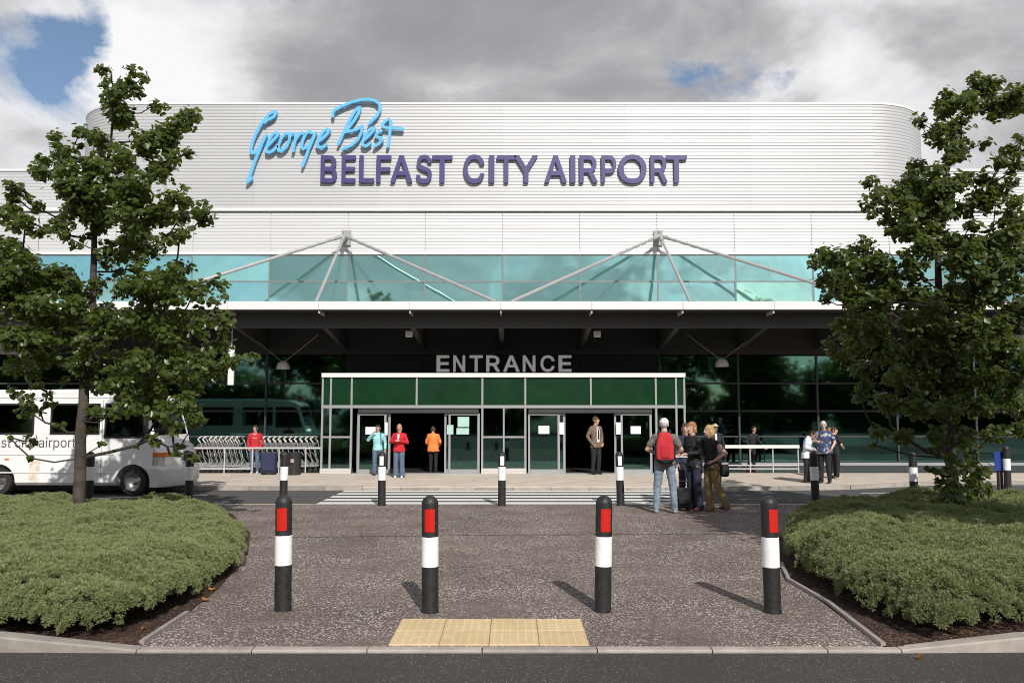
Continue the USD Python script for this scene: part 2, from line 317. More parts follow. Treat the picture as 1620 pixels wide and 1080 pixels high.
# joints of the paving: rows of slabs as recessed gaps in the near strip
line = LineString([(-45, 19.55), (curve[0][0] - 0.6, 19.55)] + [(x, max(y, 19.56)) for x, y in curve] + [(45, curve[-1][1])])
kerb = thing('kerb', kind='structure')
L = line.length; s = 24.0
while s < L - 22:
    a, b = line.interpolate(s + 0.006), line.interpolate(s + 0.909)
    seg = LineString([a, b]).buffer(0.075, cap_style='flat')
    drop = 0.06 if (-4.3 < a.x < 3.9) else 0.0
    m = flat(seg, ZP + 0.008 - drop * 0.5, ZP + 0.004 - drop * 0.5); part(kerb, 'kerb_stone', m, 'kerb' if random.random() < 0.6 else 'kerb_dark')
    s += 0.915
flush = thing('flush_kerb', kind='structure')
x = -11.0
while x < 11:
    part(flush, 'kerb_stone', cbox(x, x + 0.905, PATH_END + 0.003, PATH_END + 0.13, -0.05, 0.02, 0.004), 'kerb' if random.random() < 0.6 else 'kerb_dark'); x += 0.915
single('yellow_line', flat(shapely.union_all([rect(-12, -4.15, PATH_END + 0.17, PATH_END + 0.27), rect(4.15, 14, PATH_END + 0.17, PATH_END + 0.27)]), 0.009), 'yellow_line', kind='structure')
zebra = thing('zebra_crossing', 'white zebra crossing stripes painted on the road before the entrance', 'crossing')
for k in range(5):
    y0 = 16.54 + k * 0.63
    part(zebra, 'stripe', flat(rect(-4.02 + rng.normal(0, .02), 4.05 + rng.normal(0, .02), y0, y0 + 0.40 - 0.01 * k), 0.009), 'white_line')
yl = [np.array(p) for p in xy([(1322, 773), (1424, 766.5)], 0)]
for k in (0, 1):
    d = np.array([0.0, -0.22 * k])
    single('yellow_line', flat(LineString([yl[0] + d, yl[1] + d]).buffer(0.05, cap_style='flat'), 0.009), 'yellow_line', kind='structure')
for (u0, u1, v) in ((1362, 1407, 780), (1500, 1560, 781), (1600, 1680, 781)):
    a, b = xy([(u0, v), (u1, v - 0.3)])
    single('white_dash', flat(LineString([a, b]).buffer(0.05, cap_style='flat'), 0.009), 'white_line', kind='structure')
a, b = xy([(20, 792), (330, 783)])
single('white_dash', flat(LineString([a, b]).buffer(0.06, cap_style='flat'), 0.009), 'white_line', kind='structure')

# near kerb: flush in the middle, rising to the left and right
near = thing('near_kerb', kind='structure')
def kerb_run(pts, h0, h1, steps):
    for k in range(len(pts) - 1):
        (xa, ya), (xb, yb) = pts[k], pts[k + 1]
        d = np.array([xb - xa, yb - ya]); l = np.linalg.norm(d); d /= l; nrm = np.array([-d[1], d[0]])
        ha, hb = steps[k], steps[k + 1]
        a0, b0 = np.array([xa, ya]) + d * 0.005, np.array([xb, yb]) - d * 0.005
        w0, w1 = h0 + (h1 - h0) * min(1, ha / 0.11), h0 + (h1 - h0) * min(1, hb / 0.11)
        P8 = []
        for q, hh, ww in ((a0, ha, w0), (b0, hb, w1)):
            for t, zz in ((0.0, -0.05), (0.0, hh - 0.012), (0.015, hh), (ww - 0.01, hh), (ww, hh - 0.008), (ww, -0.05)):
                p = q + nrm * t; P8.append([p[0], p[1], zz])
        part(near, 'kerb_stone', MF.hull_points(np.array(P8)), 'kerb' if random.random() < 0.6 else 'kerb_dark')
mid = [(x, 6.44) for x in np.arange(-2.95, 2.95, 0.905)] + [(3.06, 6.44)]
kerb_run(mid, 0.11, 0.11, [0.024] * len(mid))
def front_y(u): return 6.44
kerb_run([(-5.9, 6.60), (-5.0, 6.52), (-4.08, 6.46), (-2.95, 6.44)], 0.11, 0.16, [0.125, 0.125, 0.12, 0.024])
kerb_run([(3.06, 6.44), (4.06, 6.46), (4.98, 6.52), (5.9, 6.60)], 0.11, 0.16, [0.024, 0.115, 0.125, 0.125])

tact = thing('tactile_paving', 'buff blistered tactile slabs set in the pinkish tarmac by the near kerb', 'paving', loc=(-0.16, 6.9, 0.02))
tx = np.linspace(-0.99, 0.62, 5); ty = [6.56, 6.98, 7.36]
for i in range(4):
    for j in range(2):
        x0, x1, y0, y1 = tx[i] + 0.002, tx[i + 1] - 0.002, ty[j] + 0.002, ty[j + 1] - 0.002
        dz = rng.normal(0, 0.0015)
        pts = [cbox(x0, x1, y0, y1, 0.0, 0.034 + dz, 0.004)]
        if i == 0 or i == 3: pass
        for bx in np.linspace(x0 + 0.035, x1 - 0.035, 6):
            for by in np.linspace(y0 + 0.035, y1 - 0.035, 6):
                d = lathe([(0.012, 0), (0.010, 0.003), (0.005, 0.0043), (0.0, 0.0045)], 6); d.apply_translation([bx, by, 0.034 + dz]); pts.append(d)
        part(tact, 'slab', pts, 'tactile' if (i + j) % 2 else 'tactile2', world=True)

# planted beds
soilL = Polygon(xy([(222, 1024), (292, 978), (345, 935), (392, 880), (396, 845), (368, 815), (330, 803)]) + [(-22, 15.2), (-22, 6.62), (-5.0, 6.66), (-4.0, 6.6)])
soilR = Polygon(xy([(1398, 1028), (1300, 955), (1240, 915), (1225, 860), (1262, 822), (1300, 808)]) + [(22, 15.2), (22, 6.62), (5.0, 6.66), (4.0, 6.62)])
for s_ in (soilL, soilR): single('soil', flat(s_.buffer(0), 0.030), 'soil', kind='structure')
for pts, lab in (([(224, 1023), (296, 975)], 'short pale edging board at the left bed corner'), ([(1398, 1027), (1310, 958), (1248, 922), (1236, 895)], 'long pale edging board along the right bed')):
    q = xy(pts); t = thing('edging_board', lab, 'edging', loc=(*q[0], 0.02))
    for k in range(len(q) - 1):
        part(t, 'board', flat(LineString([q[k], q[k + 1]]).buffer(0.02, cap_style='flat'), 0.055, 0.05), 'kerb_dark', world=True)

# ------------------------------------------------------------------ the terminal building
WY, DY, CY = 25.5, 23.6, 21.8          # wall plane, door front, canopy edge
CX, BAY = -0.31, 2.515
def ribs(path, z0, z1, period, amp, per=8):
    """ribbed sheet along a plan path; ribs run level, bulging to the right-hand side of the path"""
    path = np.asarray(path, float)
    n = max(2, int(round((z1 - z0) / period)) * per + 1)
    z = np.linspace(z0, z1, n); ph = (np.arange(n) % per) / per
    off = amp * np.array([0.0, 0.75, 1.0, 1.0, 1.0, 1.0, 0.9, 0.1])[np.arange(n) % per] if per == 8 else amp * np.cos(2 * math.pi * ph)
    t = np.gradient(path, axis=0); t /= np.linalg.norm(t, axis=1, keepdims=True); nr = np.column_stack([t[:, 1], -t[:, 0]])
    V = np.concatenate([np.column_stack([path + nr * o, np.full(len(path), zz)]) for zz, o in zip(z, off)])
    m = len(path); Fc = []
    for k in range(n - 1):
        for j in range(m - 1):
            a = k * m + j; Fc += [[a, a + 1, a + m + 1], [a, a + m + 1, a + m]]
    return trimesh.Trimesh(V, Fc, process=False)
T = thing('terminal_building', 'airport terminal with white ribbed upper drum, teal glazing and dark glass ground floor', 'building', loc=(CX, WY, 0))
R, HX = 2.55, 12.2
arcR = [(CX + HX + R * math.sin(a), WY + R - R * math.cos(a)) for a in np.linspace(0, math.pi / 2, 14)]
arcL = [(2 * CX - x, y) for x, y in arcR][::-1]
ZT = 12.0
part(T, 'cladding_sheet', ribs([(arcL[0][0], 40)] + [arcL[0]], 8.5, ZT, 0.11, 0.012), 'clad', 30, world=True)
part(T, 'cladding_sheet', ribs(arcL, 8.5, ZT, 0.11, 0.012), 'clad', 40, world=True)
edges = np.linspace(CX - HX, CX + HX, 7)
for a, b in zip(edges[:-1], edges[1:]):
    part(T, 'cladding_sheet', ribs([(a + 0.001, WY), (b - 0.001, WY)], 8.5, ZT, 0.11, 0.012), 'clad', 30, world=True)
part(T, 'cladding_sheet', ribs(arcR, 8.5, ZT, 0.11, 0.012), 'clad', 40, world=True)
part(T, 'cladding_sheet', ribs([arcR[-1], (arcR[-1][0], 40)], 8.5, ZT, 0.11, 0.012), 'clad', 30, world=True)
plan = Polygon(arcL + arcR + [(arcR[-1][0], 40), (arcL[0][0], 40)])
part(T, 'parapet_cap', trimesh.util.concatenate([flat(plan.buffer(0.03).difference(plan.buffer(-0.25)), ZT + 0.06, 0.07)]), 'trim', world=True)
part(T, 'roof', flat(plan.buffer(-0.02), ZT - 0.1, 0.1), 'soffit', world=True)
part(T, 'backing_wall', flat(plan.buffer(-0.03).difference(plan.buffer(-0.2)), ZT - 0.12, 3.4), 'clad', world=True)
# ledge between drum and the lower band
part(T, 'ledge', cbox(-26, 26, WY - 0.07, WY + 0.4, 8.40, 8.50, 0.01), 'trim', world=True)
for sx in (-1, 1):      # lower wings behind the drum
    xs = sorted([CX + sx * 13.5, sx * 27])
    for a, b in zip(np.linspace(*xs, 4)[:-1], np.linspace(*xs, 4)[1:]):
        part(T, 'cladding_sheet', ribs([(a + .003, 27.0), (b - .003, 27.0)], 8.5, 10.2, 0.11, 0.012), 'clad', 30, world=True)
    part(T, 'parapet_cap', box(xs[0], xs[1], 26.95, 27.3, 10.2, 10.27), 'trim', world=True)
    part(T, 'roof', box(xs[0], xs[1], 27.05, 40, 8.51, 10.15), 'soffit', world=True)
    part(T, 'roof', box(xs[0], xs[1], WY + 0.41, 27.0, 8.3, 8.47), 'trim', world=True)
grid = [CX - 0.0 + (k - 0.0) * BAY for k in range(-10, 11)]
for a in grid[:-1]:
    b = a + BAY
    part(T, 'wall_panel', ribs([(a + 0.008, WY + 0.02), (b - 0.008, WY + 0.02)], 7.06, 8.36, 0.105, 0.0075), 'clad2', 30, world=True)
part(T, 'panel_backing', box(-26, 26, WY + 0.06, WY + 0.3, 6.98, 8.39), 'clad2', world=True)
part(T, 'window_head', cbox(-26, 26, WY - 0.05, WY + 0.1, 6.97, 7.055, 0.008), 'trim', world=True)
for a in grid[:-1]:     # the teal strip: a frame per bay, two panes in each
    b = a + BAY; z0, zm, z1 = 4.95, 6.09, 6.965
    fr = part(T, 'window', [box(a - 0.025, a + 0.025, WY - 0.015, WY + 0.06, z0, z1), box(a + 0.026, b - 0.026, WY - 0.012, WY + 0.06, zm - 0.025, zm + 0.025),
                            box(a + 0.026, b - 0.026, WY - 0.012, WY + 0.06, z1 - 0.03, z1)], 'mullion_grey', world=True)
    for zz0, zz1 in ((z0, zm - 0.026), (zm + 0.026, z1 - 0.031)):
        m = box(a + 0.027, b - 0.027, WY + 0.005, WY + 0.03, zz0, zz1)
        ang = rng.normal(0, 0.008), rng.normal(0, 0.014)
        c = m.vertices.mean(0); m.vertices[:, 1] += (m.vertices[:, 0] - c[0]) * ang[0] + (m.vertices[:, 2] - c[2]) * ang[1]
        part(fr, 'pane', m, 'mirror_glass', world=True)
part(T, 'strip_backing', box(-26, 26, WY + 0.08, WY + 0.28, 4.6, 6.96), 'alu_dark', world=True)
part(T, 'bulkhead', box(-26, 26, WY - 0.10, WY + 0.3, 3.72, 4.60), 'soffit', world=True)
# ground floor glazing with three rows of panes
for a in grid[:-1]:
    b = a + BAY; zs = [0.30, 1.12, 1.92, 2.80, 3.70]
    mid_ = a > CX - 5.1 and b < CX + 5.1
    if mid_:
        part(T, 'bulkhead', cbox(a + 0.004, b - 0.004, WY - 0.02, WY + 0.05, 2.95, 3.715), 'dark', world=True); continue
    fr = part(T, 'window', [box(a - 0.03, a + 0.03, WY - 0.05, WY + 0.05, ZP if not mid_ else 2.95, 3.715)] + [box(a + 0.031, b - 0.031, WY - 0.03, WY + 0.04, z - 0.025, z + 0.025) for z in zs[1:-1]], 'alu_dark', world=True)
    for q in range(len(zs) - 1):
        part(fr, 'pane', box(a + 0.032, b - 0.032, WY - 0.005, WY + 0.008, zs[q] + 0.027, zs[q + 1] - 0.027), 'dark_glass', world=True)
for x0, x1 in ((-25.5, CX - 2 * BAY), (CX + 2 * BAY, 25.5)):
    part(T, 'plinth', [cbox(x0, x1, WY - 0.12, WY + 0.08, ZP, 0.20, 0.005)], 'alu_dark', world=True)
    part(T, 'sill', [cbox(x0, x1, WY - 0.07, WY + 0.06, 0.202, 0.30, 0.005)], 'alu', world=True)
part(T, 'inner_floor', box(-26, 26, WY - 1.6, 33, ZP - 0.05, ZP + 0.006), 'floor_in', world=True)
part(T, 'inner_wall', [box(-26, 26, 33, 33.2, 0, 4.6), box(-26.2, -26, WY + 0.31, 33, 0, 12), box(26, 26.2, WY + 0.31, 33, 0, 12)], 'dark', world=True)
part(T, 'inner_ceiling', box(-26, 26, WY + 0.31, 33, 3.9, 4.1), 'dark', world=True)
for k, (u0, u1, v0, v1) in enumerate([(1188, 1225, 648, 700), (1232, 1262, 672, 702), (1330, 1372, 650, 705), (328, 400, 645, 690), (1050, 1120, 570, 606), (430, 470, 655, 690)]):
    a, b = P(u0, v1, 26.6), P(u1, v0, 26.6)
    part(T, 'inner_board', cbox(a[0], b[0], 26.6, 26.66, a[2], b[2]), 'paper_green', world=True)

# ------------------------------------------------------------------ canopy with its struts
C = thing('entrance_canopy', 'flat white edged canopy hung on steel struts above the entrance', 'canopy', loc=(CX, CY, 4.7))
for k in range(-6, 6):
    a, b = CX + k * BAY, CX + (k + 1) * BAY
    part(C, 'fascia_panel', cbox(a + 0.003, b - 0.003, CY, CY + 0.06, 4.70, 4.93, 0.008), 'trim', world=True)
x0, x1 = CX - 6 * BAY, CX + 6 * BAY
part(C, 'roof_sheet', box(x0, x1, CY + 0.061, WY - 0.08, 4.86, 4.91), 'steel', world=True)
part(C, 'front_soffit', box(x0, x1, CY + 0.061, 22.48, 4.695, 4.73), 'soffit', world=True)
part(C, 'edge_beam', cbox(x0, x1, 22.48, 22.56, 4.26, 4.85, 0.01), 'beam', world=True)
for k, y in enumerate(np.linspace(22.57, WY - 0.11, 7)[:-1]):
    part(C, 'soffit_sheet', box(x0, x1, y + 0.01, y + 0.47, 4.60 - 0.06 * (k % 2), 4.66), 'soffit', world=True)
for k in range(-6, 7):
    xx = CX + k * BAY
    V = [[xx + dx, y, z] for dx in (-0.07, 0.07) for y, z in ((22.57, 4.27), (22.57, 4.59), (WY - 0.11, 4.53), (WY - 0.11, 3.86))]
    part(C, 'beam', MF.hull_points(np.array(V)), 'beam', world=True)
    part(C, 'bracket', cbox(xx - 0.02, xx + 0.02, CY + 0.061, 22.47, 4.60, 4.694, 0.005), 'steel', world=True)
APZ = 7.52
for s_, ax in ((-1, P(545, 372, WY - 0.35)[0]), (1, P(1044, 372, WY - 0.35)[0])):
    apex = np.array([ax, WY - 0.35, APZ])
    ends = [P(545 + (785 - 545) if s_ < 0 else 808, 477, CY + 0.15), P(212 if s_ < 0 else 1385, 477, CY + 0.15), P(500 if s_ < 0 else 1092, 477, CY + 0.15)]
    py = part(C, 'pylon_head', [rod(apex + [0, 0.33, 0.0], apex, 0.07, 10), rod(apex + [0, 0.0, -0.14], apex + [0, 0, 0.14], 0.06, 10), cbox(ax - 0.15, ax + 0.15, WY - 0.06, WY - 0.03, APZ - 0.25, APZ + 0.25)], 'strut_grey', 30, world=True)
    for q, e in enumerate(ends):
        e = e.copy(); e[2] = 4.93
        d = (e - apex) / np.linalg.norm(e - apex)
        part(C, 'strut', [rod(apex + d * 0.08, e, 0.05 if q < 2 else 0.045, 10), rod(apex + d * 0.05, apex + d * 0.35, 0.065, 10)], 'strut_grey', 30, world=True)
# lamps under the canopy
for u, v in ((647, 528), (945, 528)):
    p = P(u, v, 23.0)
    t = thing('soffit_floodlight', f'small square white floodlight under the canopy, {"left" if u < 800 else "right"} of the entrance lettering', 'lamp', loc=p, group='square floodlights under the canopy')
    part(t, 'housing', cbox(-0.10, 0.10, -0.05, 0.09, -0.09, 0.09, 0.015), 'lamp'); part(t, 'arm', box(-0.02, 0.02, 0.0, 0.04, 0.09, 4.54 - p[2]), 'beam')
for u, v in ((448, 577), (1142, 573)):
    p = P(u, v, 24.3)
    t = thing('pendant_lamp', f'round pendant lamp on two wires beneath the canopy {"left" if u < 800 else "right"} of the green porch', 'lamp', loc=p, group='pendant lamps under the canopy')
    part(t, 'shade', lathe([(0.0, 0.13), (0.06, 0.12), (0.16, 0.05), (0.20, -0.06), (0.20, -0.13), (0.17, -0.13), (0.15, -0.05), (0.0, 0.02)], 20), 'lamp', 40)
    for q in (-1, 1): part(t, 'wire', rod((q * 0.05, 0, 0.1), (q * 1.05, 0, 4.25 - p[2]), 0.008, 5), 'alu')
p0 = P(366, 575, 22.9)
t = thing('hanging_sign', 'narrow white sign panel hanging edge-on beneath the canopy by the left tree', 'sign', loc=p0)
part(t, 'panel', cbox(-0.085, 0.085, -0.035, 0.035, -0.62, 0.52, 0.01), 'trim'); part(t, 'hanger', [rod((0, q, 0.5), (0, q, 4.3 - p0[2]), 0.012, 6) for q in (-0.02, 0.02)], 'steel')

# ------------------------------------------------------------------ porch with the doors
def X(u): return P(u, 650, DY)[0]
def Z(v): return P(810, v, DY)[2]
E_ = thing('entrance_porch', 'projecting glazed porch with green panels over sliding doors', 'porch', loc=(X(796), DY, ZP))
part(E_, 'roof_edge', cbox(X(508), X(1085), DY - 0.06, DY + 0.14, Z(597), Z(590), 0.01), 'trim', world=True)
part(E_, 'roof_sheet', box(X(509), X(1084), DY + 0.14, WY - 0.11, Z(597), Z(593)), 'steel', world=True)
hd = Z(643)
ups = [510, 523, 556, 659, 763, 831, 935, 1038, 1070, 1083]
for u in ups: part(E_, 'mullion', cbox(X(u) - 0.028, X(u) + 0.028, DY - 0.02, DY + 0.06, hd + 0.045, Z(597) - 0.001, 0.004), 'alu', world=True)
for a, b in zip(ups[:-1], ups[1:]): part(E_, 'green_panel', cbox(X(a) + 0.03, X(b) - 0.03, DY + 0.005, DY + 0.03, hd + 0.047, Z(597) - 0.003, 0.003), 'green_panel', world=True)
part(E_, 'head_rail', cbox(X(508), X(1085), DY - 0.03, DY + 0.10, hd - 0.045, hd + 0.043, 0.005), 'alu', world=True)
part(E_, 'door_gear_box', [cbox(X(a), X(b), DY + 0.02, DY + 0.22, hd - 0.19, hd - 0.047, 0.006) for a, b in ((566, 757), (836, 1032))], 'alu_dark', world=True)
for a, us in ((0, (510, 523, 556)), (1, (1038, 1070, 1083)), (2, (763, 797, 831))):
    zt = Z(691)
    for u in us: part(E_, 'post', cbox(X(u) - (0.03 if u != 797 else 0.025), X(u) + (0.03 if u != 797 else 0.025), DY - 0.02, DY + 0.07, ZP + 0.10 if u not in (556, 763, 831, 1038) else ZP, hd - 0.047, 0.004), 'alu', world=True)
    part(E_, 'plinth', cbox(X(us[0]) - 0.03, X(us[-1]) + (0.03 if a != 2 else 0.03), DY - 0.07, DY + 0.12, ZP, ZP + 0.155, 0.008), 'steel', world=True)
    for ua, ub in zip(us[:-1], us[1:]):
        part(E_, 'transom', box(X(ua) + 0.031, X(ub) - 0.031, DY - 0.01, DY + 0.05, zt - 0.025, zt + 0.025), 'alu', world=True)
        for z0, z1 in ((ZP + 0.16, zt - 0.027), (zt + 0.027, hd - 0.048)):
            part(E_, 'pane', box(X(ua) + 0.032, X(ub) - 0.032, DY + 0.015, DY + 0.027, z0, z1), 'door_glass', world=True)
def door(u0, u1, y):
    d = part(E_, 'sliding_door', [cbox(X(u0) - 0.03, X(u0) + 0.03, y, y + 0.05, ZP + 0.01, hd - 0.2, 0.004), cbox(X(u1) - 0.035, X(u1) + 0.035, y, y + 0.05, ZP + 0.01, hd - 0.2, 0.004),
                                  box(X(u0) + 0.031, X(u1) - 0.036, y + 0.002, y + 0.048, hd - 0.26, hd - 0.2), box(X(u0) + 0.031, X(u1) - 0.036, y + 0.002, y + 0.048, ZP + 0.01, ZP + 0.12)], 'alu', world=True)
    part(d, 'pane', box(X(u0) + 0.032, X(u1) - 0.037, y + 0.02, y + 0.03, ZP + 0.121, hd - 0.261), 'door_glass', world=True)
for u0, u1, y in ((567, 609, DY + 0.09), (565, 615, DY + 0.16), (711, 757, DY + 0.09), (704, 754, DY + 0.16), (837, 884, DY + 0.09), (841, 893, DY + 0.16), (984, 1030, DY + 0.09), (974, 1026, DY + 0.16)): door(u0, u1, y)
part(E_, 'side_wall', [box(X(508), X(508) + 0.02, DY + 0.11, WY - 0.06, ZP + 0.16, hd), box(X(1085) - 0.02, X(1085), DY + 0.11, WY - 0.06, ZP + 0.16, hd)], 'door_glass', world=True)
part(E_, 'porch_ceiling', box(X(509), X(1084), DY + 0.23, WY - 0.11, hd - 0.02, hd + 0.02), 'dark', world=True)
part(E_, 'threshold', box(X(560), X(1034), DY - 0.05, DY + 0.3, ZP + 0.001, ZP + 0.012), 'alu', world=True)
def notice(u0, u1, v0, v1, lab, m='paper', y=DY + 0.07):
    single('notice', cbox(X(u0), X(u1), y, y + 0.006, Z(v1), Z(v0), 0.001), m, lab, 'notice', group='paper notices on the sliding doors')
notice(578, 594, 675, 687, 'white notice on the leftmost sliding door behind the woman in light blue')
notice(609, 613, 668, 688, 'narrow white notice edge beside the woman in light blue', y=DY + 0.075)
notice(724, 742, 659, 675, 'upper pale green notice on the door right of the orange jacket', 'paper_green')
notice(722, 742, 677, 687, 'lower pale green notice on the door right of the orange jacket', 'paper_green')
notice(707, 717, 672, 687, 'narrow pale notice on the door edge right of the orange jacket', 'paper_green', y=DY + 0.075)
notice(852, 869, 673, 686, 'white notice on the door just right of the middle window')
notice(885, 892, 668, 687, 'narrow white notice on the door edge left of the man in the doorway', y=DY + 0.06)
notice(975, 982, 668, 687, 'narrow white notice on the door edge right of the man in the doorway', y=DY + 0.06)
notice(998, 1014, 674, 686, 'white notice on the rightmost sliding door by the man with the red rucksack')

# ------------------------------------------------------------------ lettering
S = thing('entrance_sign', 'grey capital letters reading ENTRANCE standing above the green porch', 'sign', loc=(X(797), DY + 0.4, Z(590)))
part(S, 'rail', box(X(685), X(910), DY + 0.40, DY + 0.45, Z(593), Z(590)), 'alu_dark', world=True)
for ch, a, b in zip('ENTRANCE', (690.8, 717, 743, 769, 796, 827, 855, 883.5), (711, 736, 764, 791, 822, 847, 877, 904)):
    yy = DY + 0.40
    part(S, 'letter', glyph(ch, P(a, 575, yy)[0], P(b, 575, yy)[0], P(a, 588, yy)[2], P(a, 562, yy)[2], yy, 0.05), 'grey_letter', world=True)
S = thing('airport_sign', 'large purple capitals reading BELFAST CITY AIRPORT on the white drum', 'sign', loc=(P(796, 268, WY)[0], WY, P(796, 290, WY)[2]))
k6 = 1620 / 760
spots = [('B', 315, 370), ('E', 386, 433), ('L', 445, 496), ('F', 503, 553), ('A', 550, 624), ('S', 637, 690), ('T', 690, 759), ('C', 796, 866), ('I', 882, 900), ('T', 908, 972), ('Y', 966, 1046),
         ('A', 1068, 1144), ('I', 1155, 1173), ('R', 1186, 1247), ('P', 1260, 1311), ('O', 1317, 1412), ('R', 1425, 1482), ('T', 1477, 1549)]
for ch, a, b in spots:
    yy = WY - 0.06; a, b = 360 + a / k6, 360 + b / k6
    ex = 1.0 if ch in 'CSO' else 0.0
    part(S, 'letter', glyph(ch, P(a, 268, yy)[0], P(b, 268, yy)[0], P(a, 290 + ex, yy)[2], P(a, 246.5 - ex, yy)[2], yy, 0.06), 'purple', world=True)
S = thing('script_sign', 'sky blue handwritten script sign fixed above the purple capitals', 'sign', loc=(P(515, 220, WY)[0], WY, P(515, 290, WY)[2]))
script = {
    'letter_0': [[(345, 170), (318, 172), (280, 195), (235, 245), (190, 315), (150, 390), (122, 460), (108, 525), (118, 562), (142, 562), (172, 530), (212, 465), (252, 392)], [(345, 175), (330, 210), (300, 232), (262, 248), (240, 272)], [(252, 392), (222, 455), (185, 540), (150, 625), (118, 715), (98, 775), (72, 835)], [(98, 775), (112, 800), (72, 838)]],
    'letter_1': [[(262, 500), (305, 455), (345, 412), (368, 382), (352, 366), (318, 382), (282, 435), (256, 505), (256, 548), (280, 556), (318, 538), (355, 500)]],
    'letter_2': [[(462, 372), (428, 384), (392, 430), (368, 495), (370, 538), (400, 540), (442, 505), (470, 450), (478, 405), (462, 372), (490, 395)]],
    'letter_3': [[(505, 372), (530, 380), (532, 420), (515, 490), (508, 540)], [(528, 440), (560, 395), (592, 368), (606, 382)]],
    'letter_4': [[(690, 372), (662, 358), (630, 378), (598, 440), (586, 500), (602, 522), (640, 505), (684, 440), (722, 368)], [(722, 368), (690, 440), (655, 525), (625, 610), (596, 682)]],
    'letter_5': [[(742, 455), (790, 420), (830, 378), (852, 345), (832, 334), (795, 356), (758, 415), (736, 475), (750, 508), (790, 508), (822, 480)]],
    'letter_6': [[(886, 212), (884, 180), (905, 152), (970, 116), (1060, 80), (1150, 57), (1225, 52), (1290, 68), (1328, 102), (1330, 150), (1300, 210), (1225, 285)],
                 [(1140, 128), (1112, 142), (1075, 195), (1030, 275), (985, 370), (935, 476)], [(1138, 128), (1128, 180), (1090, 245), (1030, 325), (1005, 360), (1060, 352), (1120, 335), (1160, 305), (1158, 360), (1120, 435), (1060, 488), (975, 524)]],
    'letter_7': [[(1175, 440), (1222, 400), (1258, 360), (1278, 328), (1255, 322), (1218, 352), (1182, 410), (1164, 462), (1172, 490), (1205, 492), (1238, 468)]],
    'letter_8': [[(1345, 350), (1312, 362), (1292, 392), (1305, 412), (1345, 418), (1352, 440), (1322, 470), (1278, 498)]],
    'letter_9': [[(1412, 240), (1378, 262), (1352, 295), (1370, 318), (1430, 325), (1545, 331)], [(1432, 262), (1430, 320), (1420, 400), (1406, 500)]]}
yy = WY - 0.10
for strokes in script.values():
    shp = shapely.union_all([LineString([(P(380 + a / 6, 150 + b / 6, yy)[0], P(380 + a / 6, 150 + b / 6, yy)[2]) for a, b in st]).buffer(0.047, quad_segs=4) for st in strokes])
    gs = getattr(shp, 'geoms', [shp])
    part(S, 'letter', [upright(trimesh.creation.extrude_polygon(g.simplify(0.004), 0.09, engine='earcut'), 0, yy, 0) for g in gs], 'cyan', world=True)


# ------------------------------------------------------------------ bollards
def bollard(name, label, base, near, reflector, yaw=0.0, lean=0.0, group=None):
    t = thing(name, label, 'bollard', loc=(base[0], base[1], 0.02), rotz=yaw, group=group)
    UsdGeom.Xformable(t.prim).AddRotateXYZOp().Set(Gf.Vec3f(float(rng.normal(0, .5)), float(rng.normal(0, .6)), 0.0))
    r = 0.078
    a, b = (0.42, 0.695) if near else (0.505, 0.775)
    part(t, 'shaft', lathe([(r + 0.004, 0.0), (r + 0.002, 0.03), (r, 0.06), (r, a)], 28), 'black', 40)
    part(t, 'white_band', lathe([(r, a), (r + 0.0025, a + 0.004), (r + 0.0025, b - 0.004), (r, b)], 28), 'white_band', 40)
    top = [(r, b), (r, 1.0)] + [(r * math.cos(q), 1.0 + 0.076 * math.sin(q)) for q in np.linspace(0.15, math.pi / 2, 9)]
    part(t, 'cap', lathe(top, 28), 'black', 40)
    if reflector:
        z0, z1, half = (0.745, 0.955, 0.60) if near else (0.80, 0.985, 0.5)
        q = np.linspace(-half, half, 9)
        V = np.array([[ (r + d) * math.sin(x), -(r + d) * math.cos(x), z] for d in (0.0, 0.005) for z in (z0, z1) for x in q])
        n = 9; Fc = []
        for j in range(n - 1):
            a0, a1 = 18 + j, 18 + j + 1
            Fc += [[a0, a1, a1 + 9], [a0, a1 + 9, a0 + 9]]
            Fc += [[j + 9, j + 10, a1 + 9], [j + 9, a1 + 9, a0 + 9], [j, a1, j + 1], [j, a0, a1]]
        part(t, 'reflector', trimesh.Trimesh(V, Fc, process=False), 'red_reflector' if near else 'white_band', 30)
    return t
for (u, v), w, yaw in zip(((444, 968), (679, 971), (955, 970), (1227, 972)), ('leftmost near bollard with red reflector, beside the left shrub bed', 'second near bollard with red reflector, behind the left end of the buff slabs', 'third near bollard with red reflector, behind the right end of the buff slabs', 'rightmost near bollard with red reflector, beside the right shrub bed'), (2, 4, 8, 16)):
    p = G(u, v, 0.02); bollard('bollard', w, p + [0, 0.078, 0], True, True, yaw, group='near bollards with red reflectors')
FY = 16.18
for u, lab, refl, y in ((140, 'black and white bollard just right of the left tree trunk', 0, FY), (298, 'black and white bollard in front of the minibus bumper', 0, FY), (448, 'black and white bollard left of the zebra crossing', 0, FY),
                        (604, 'black and white bollard on the zebra crossing before the woman in light blue', 1, FY), (794, 'black and white bollard at the middle of the zebra crossing', 1, FY), (982, 'black and white bollard on the zebra crossing left of the red rucksack', 1, FY),
                        (1291, 'black and white bollard in front of the group in dark clothes', 0, FY), (1447, 'black and white bollard half hidden by the right tree', 0, FY - 0.2)):
    bollard('bollard', lab, P(u, 800, y), False, refl, rng.uniform(-5, 5), group='far bollards along the service road')
p = G(1595, 779, 0.0); bollard('bollard', 'black and white bollard beside the blue sign at the far right', p, False, 0, group='far bollards along the service road')
b0 = G(548, 748.5, ZP)
t = thing('steel_post', 'slim plain steel post left of the sliding doors', 'post', loc=b0)
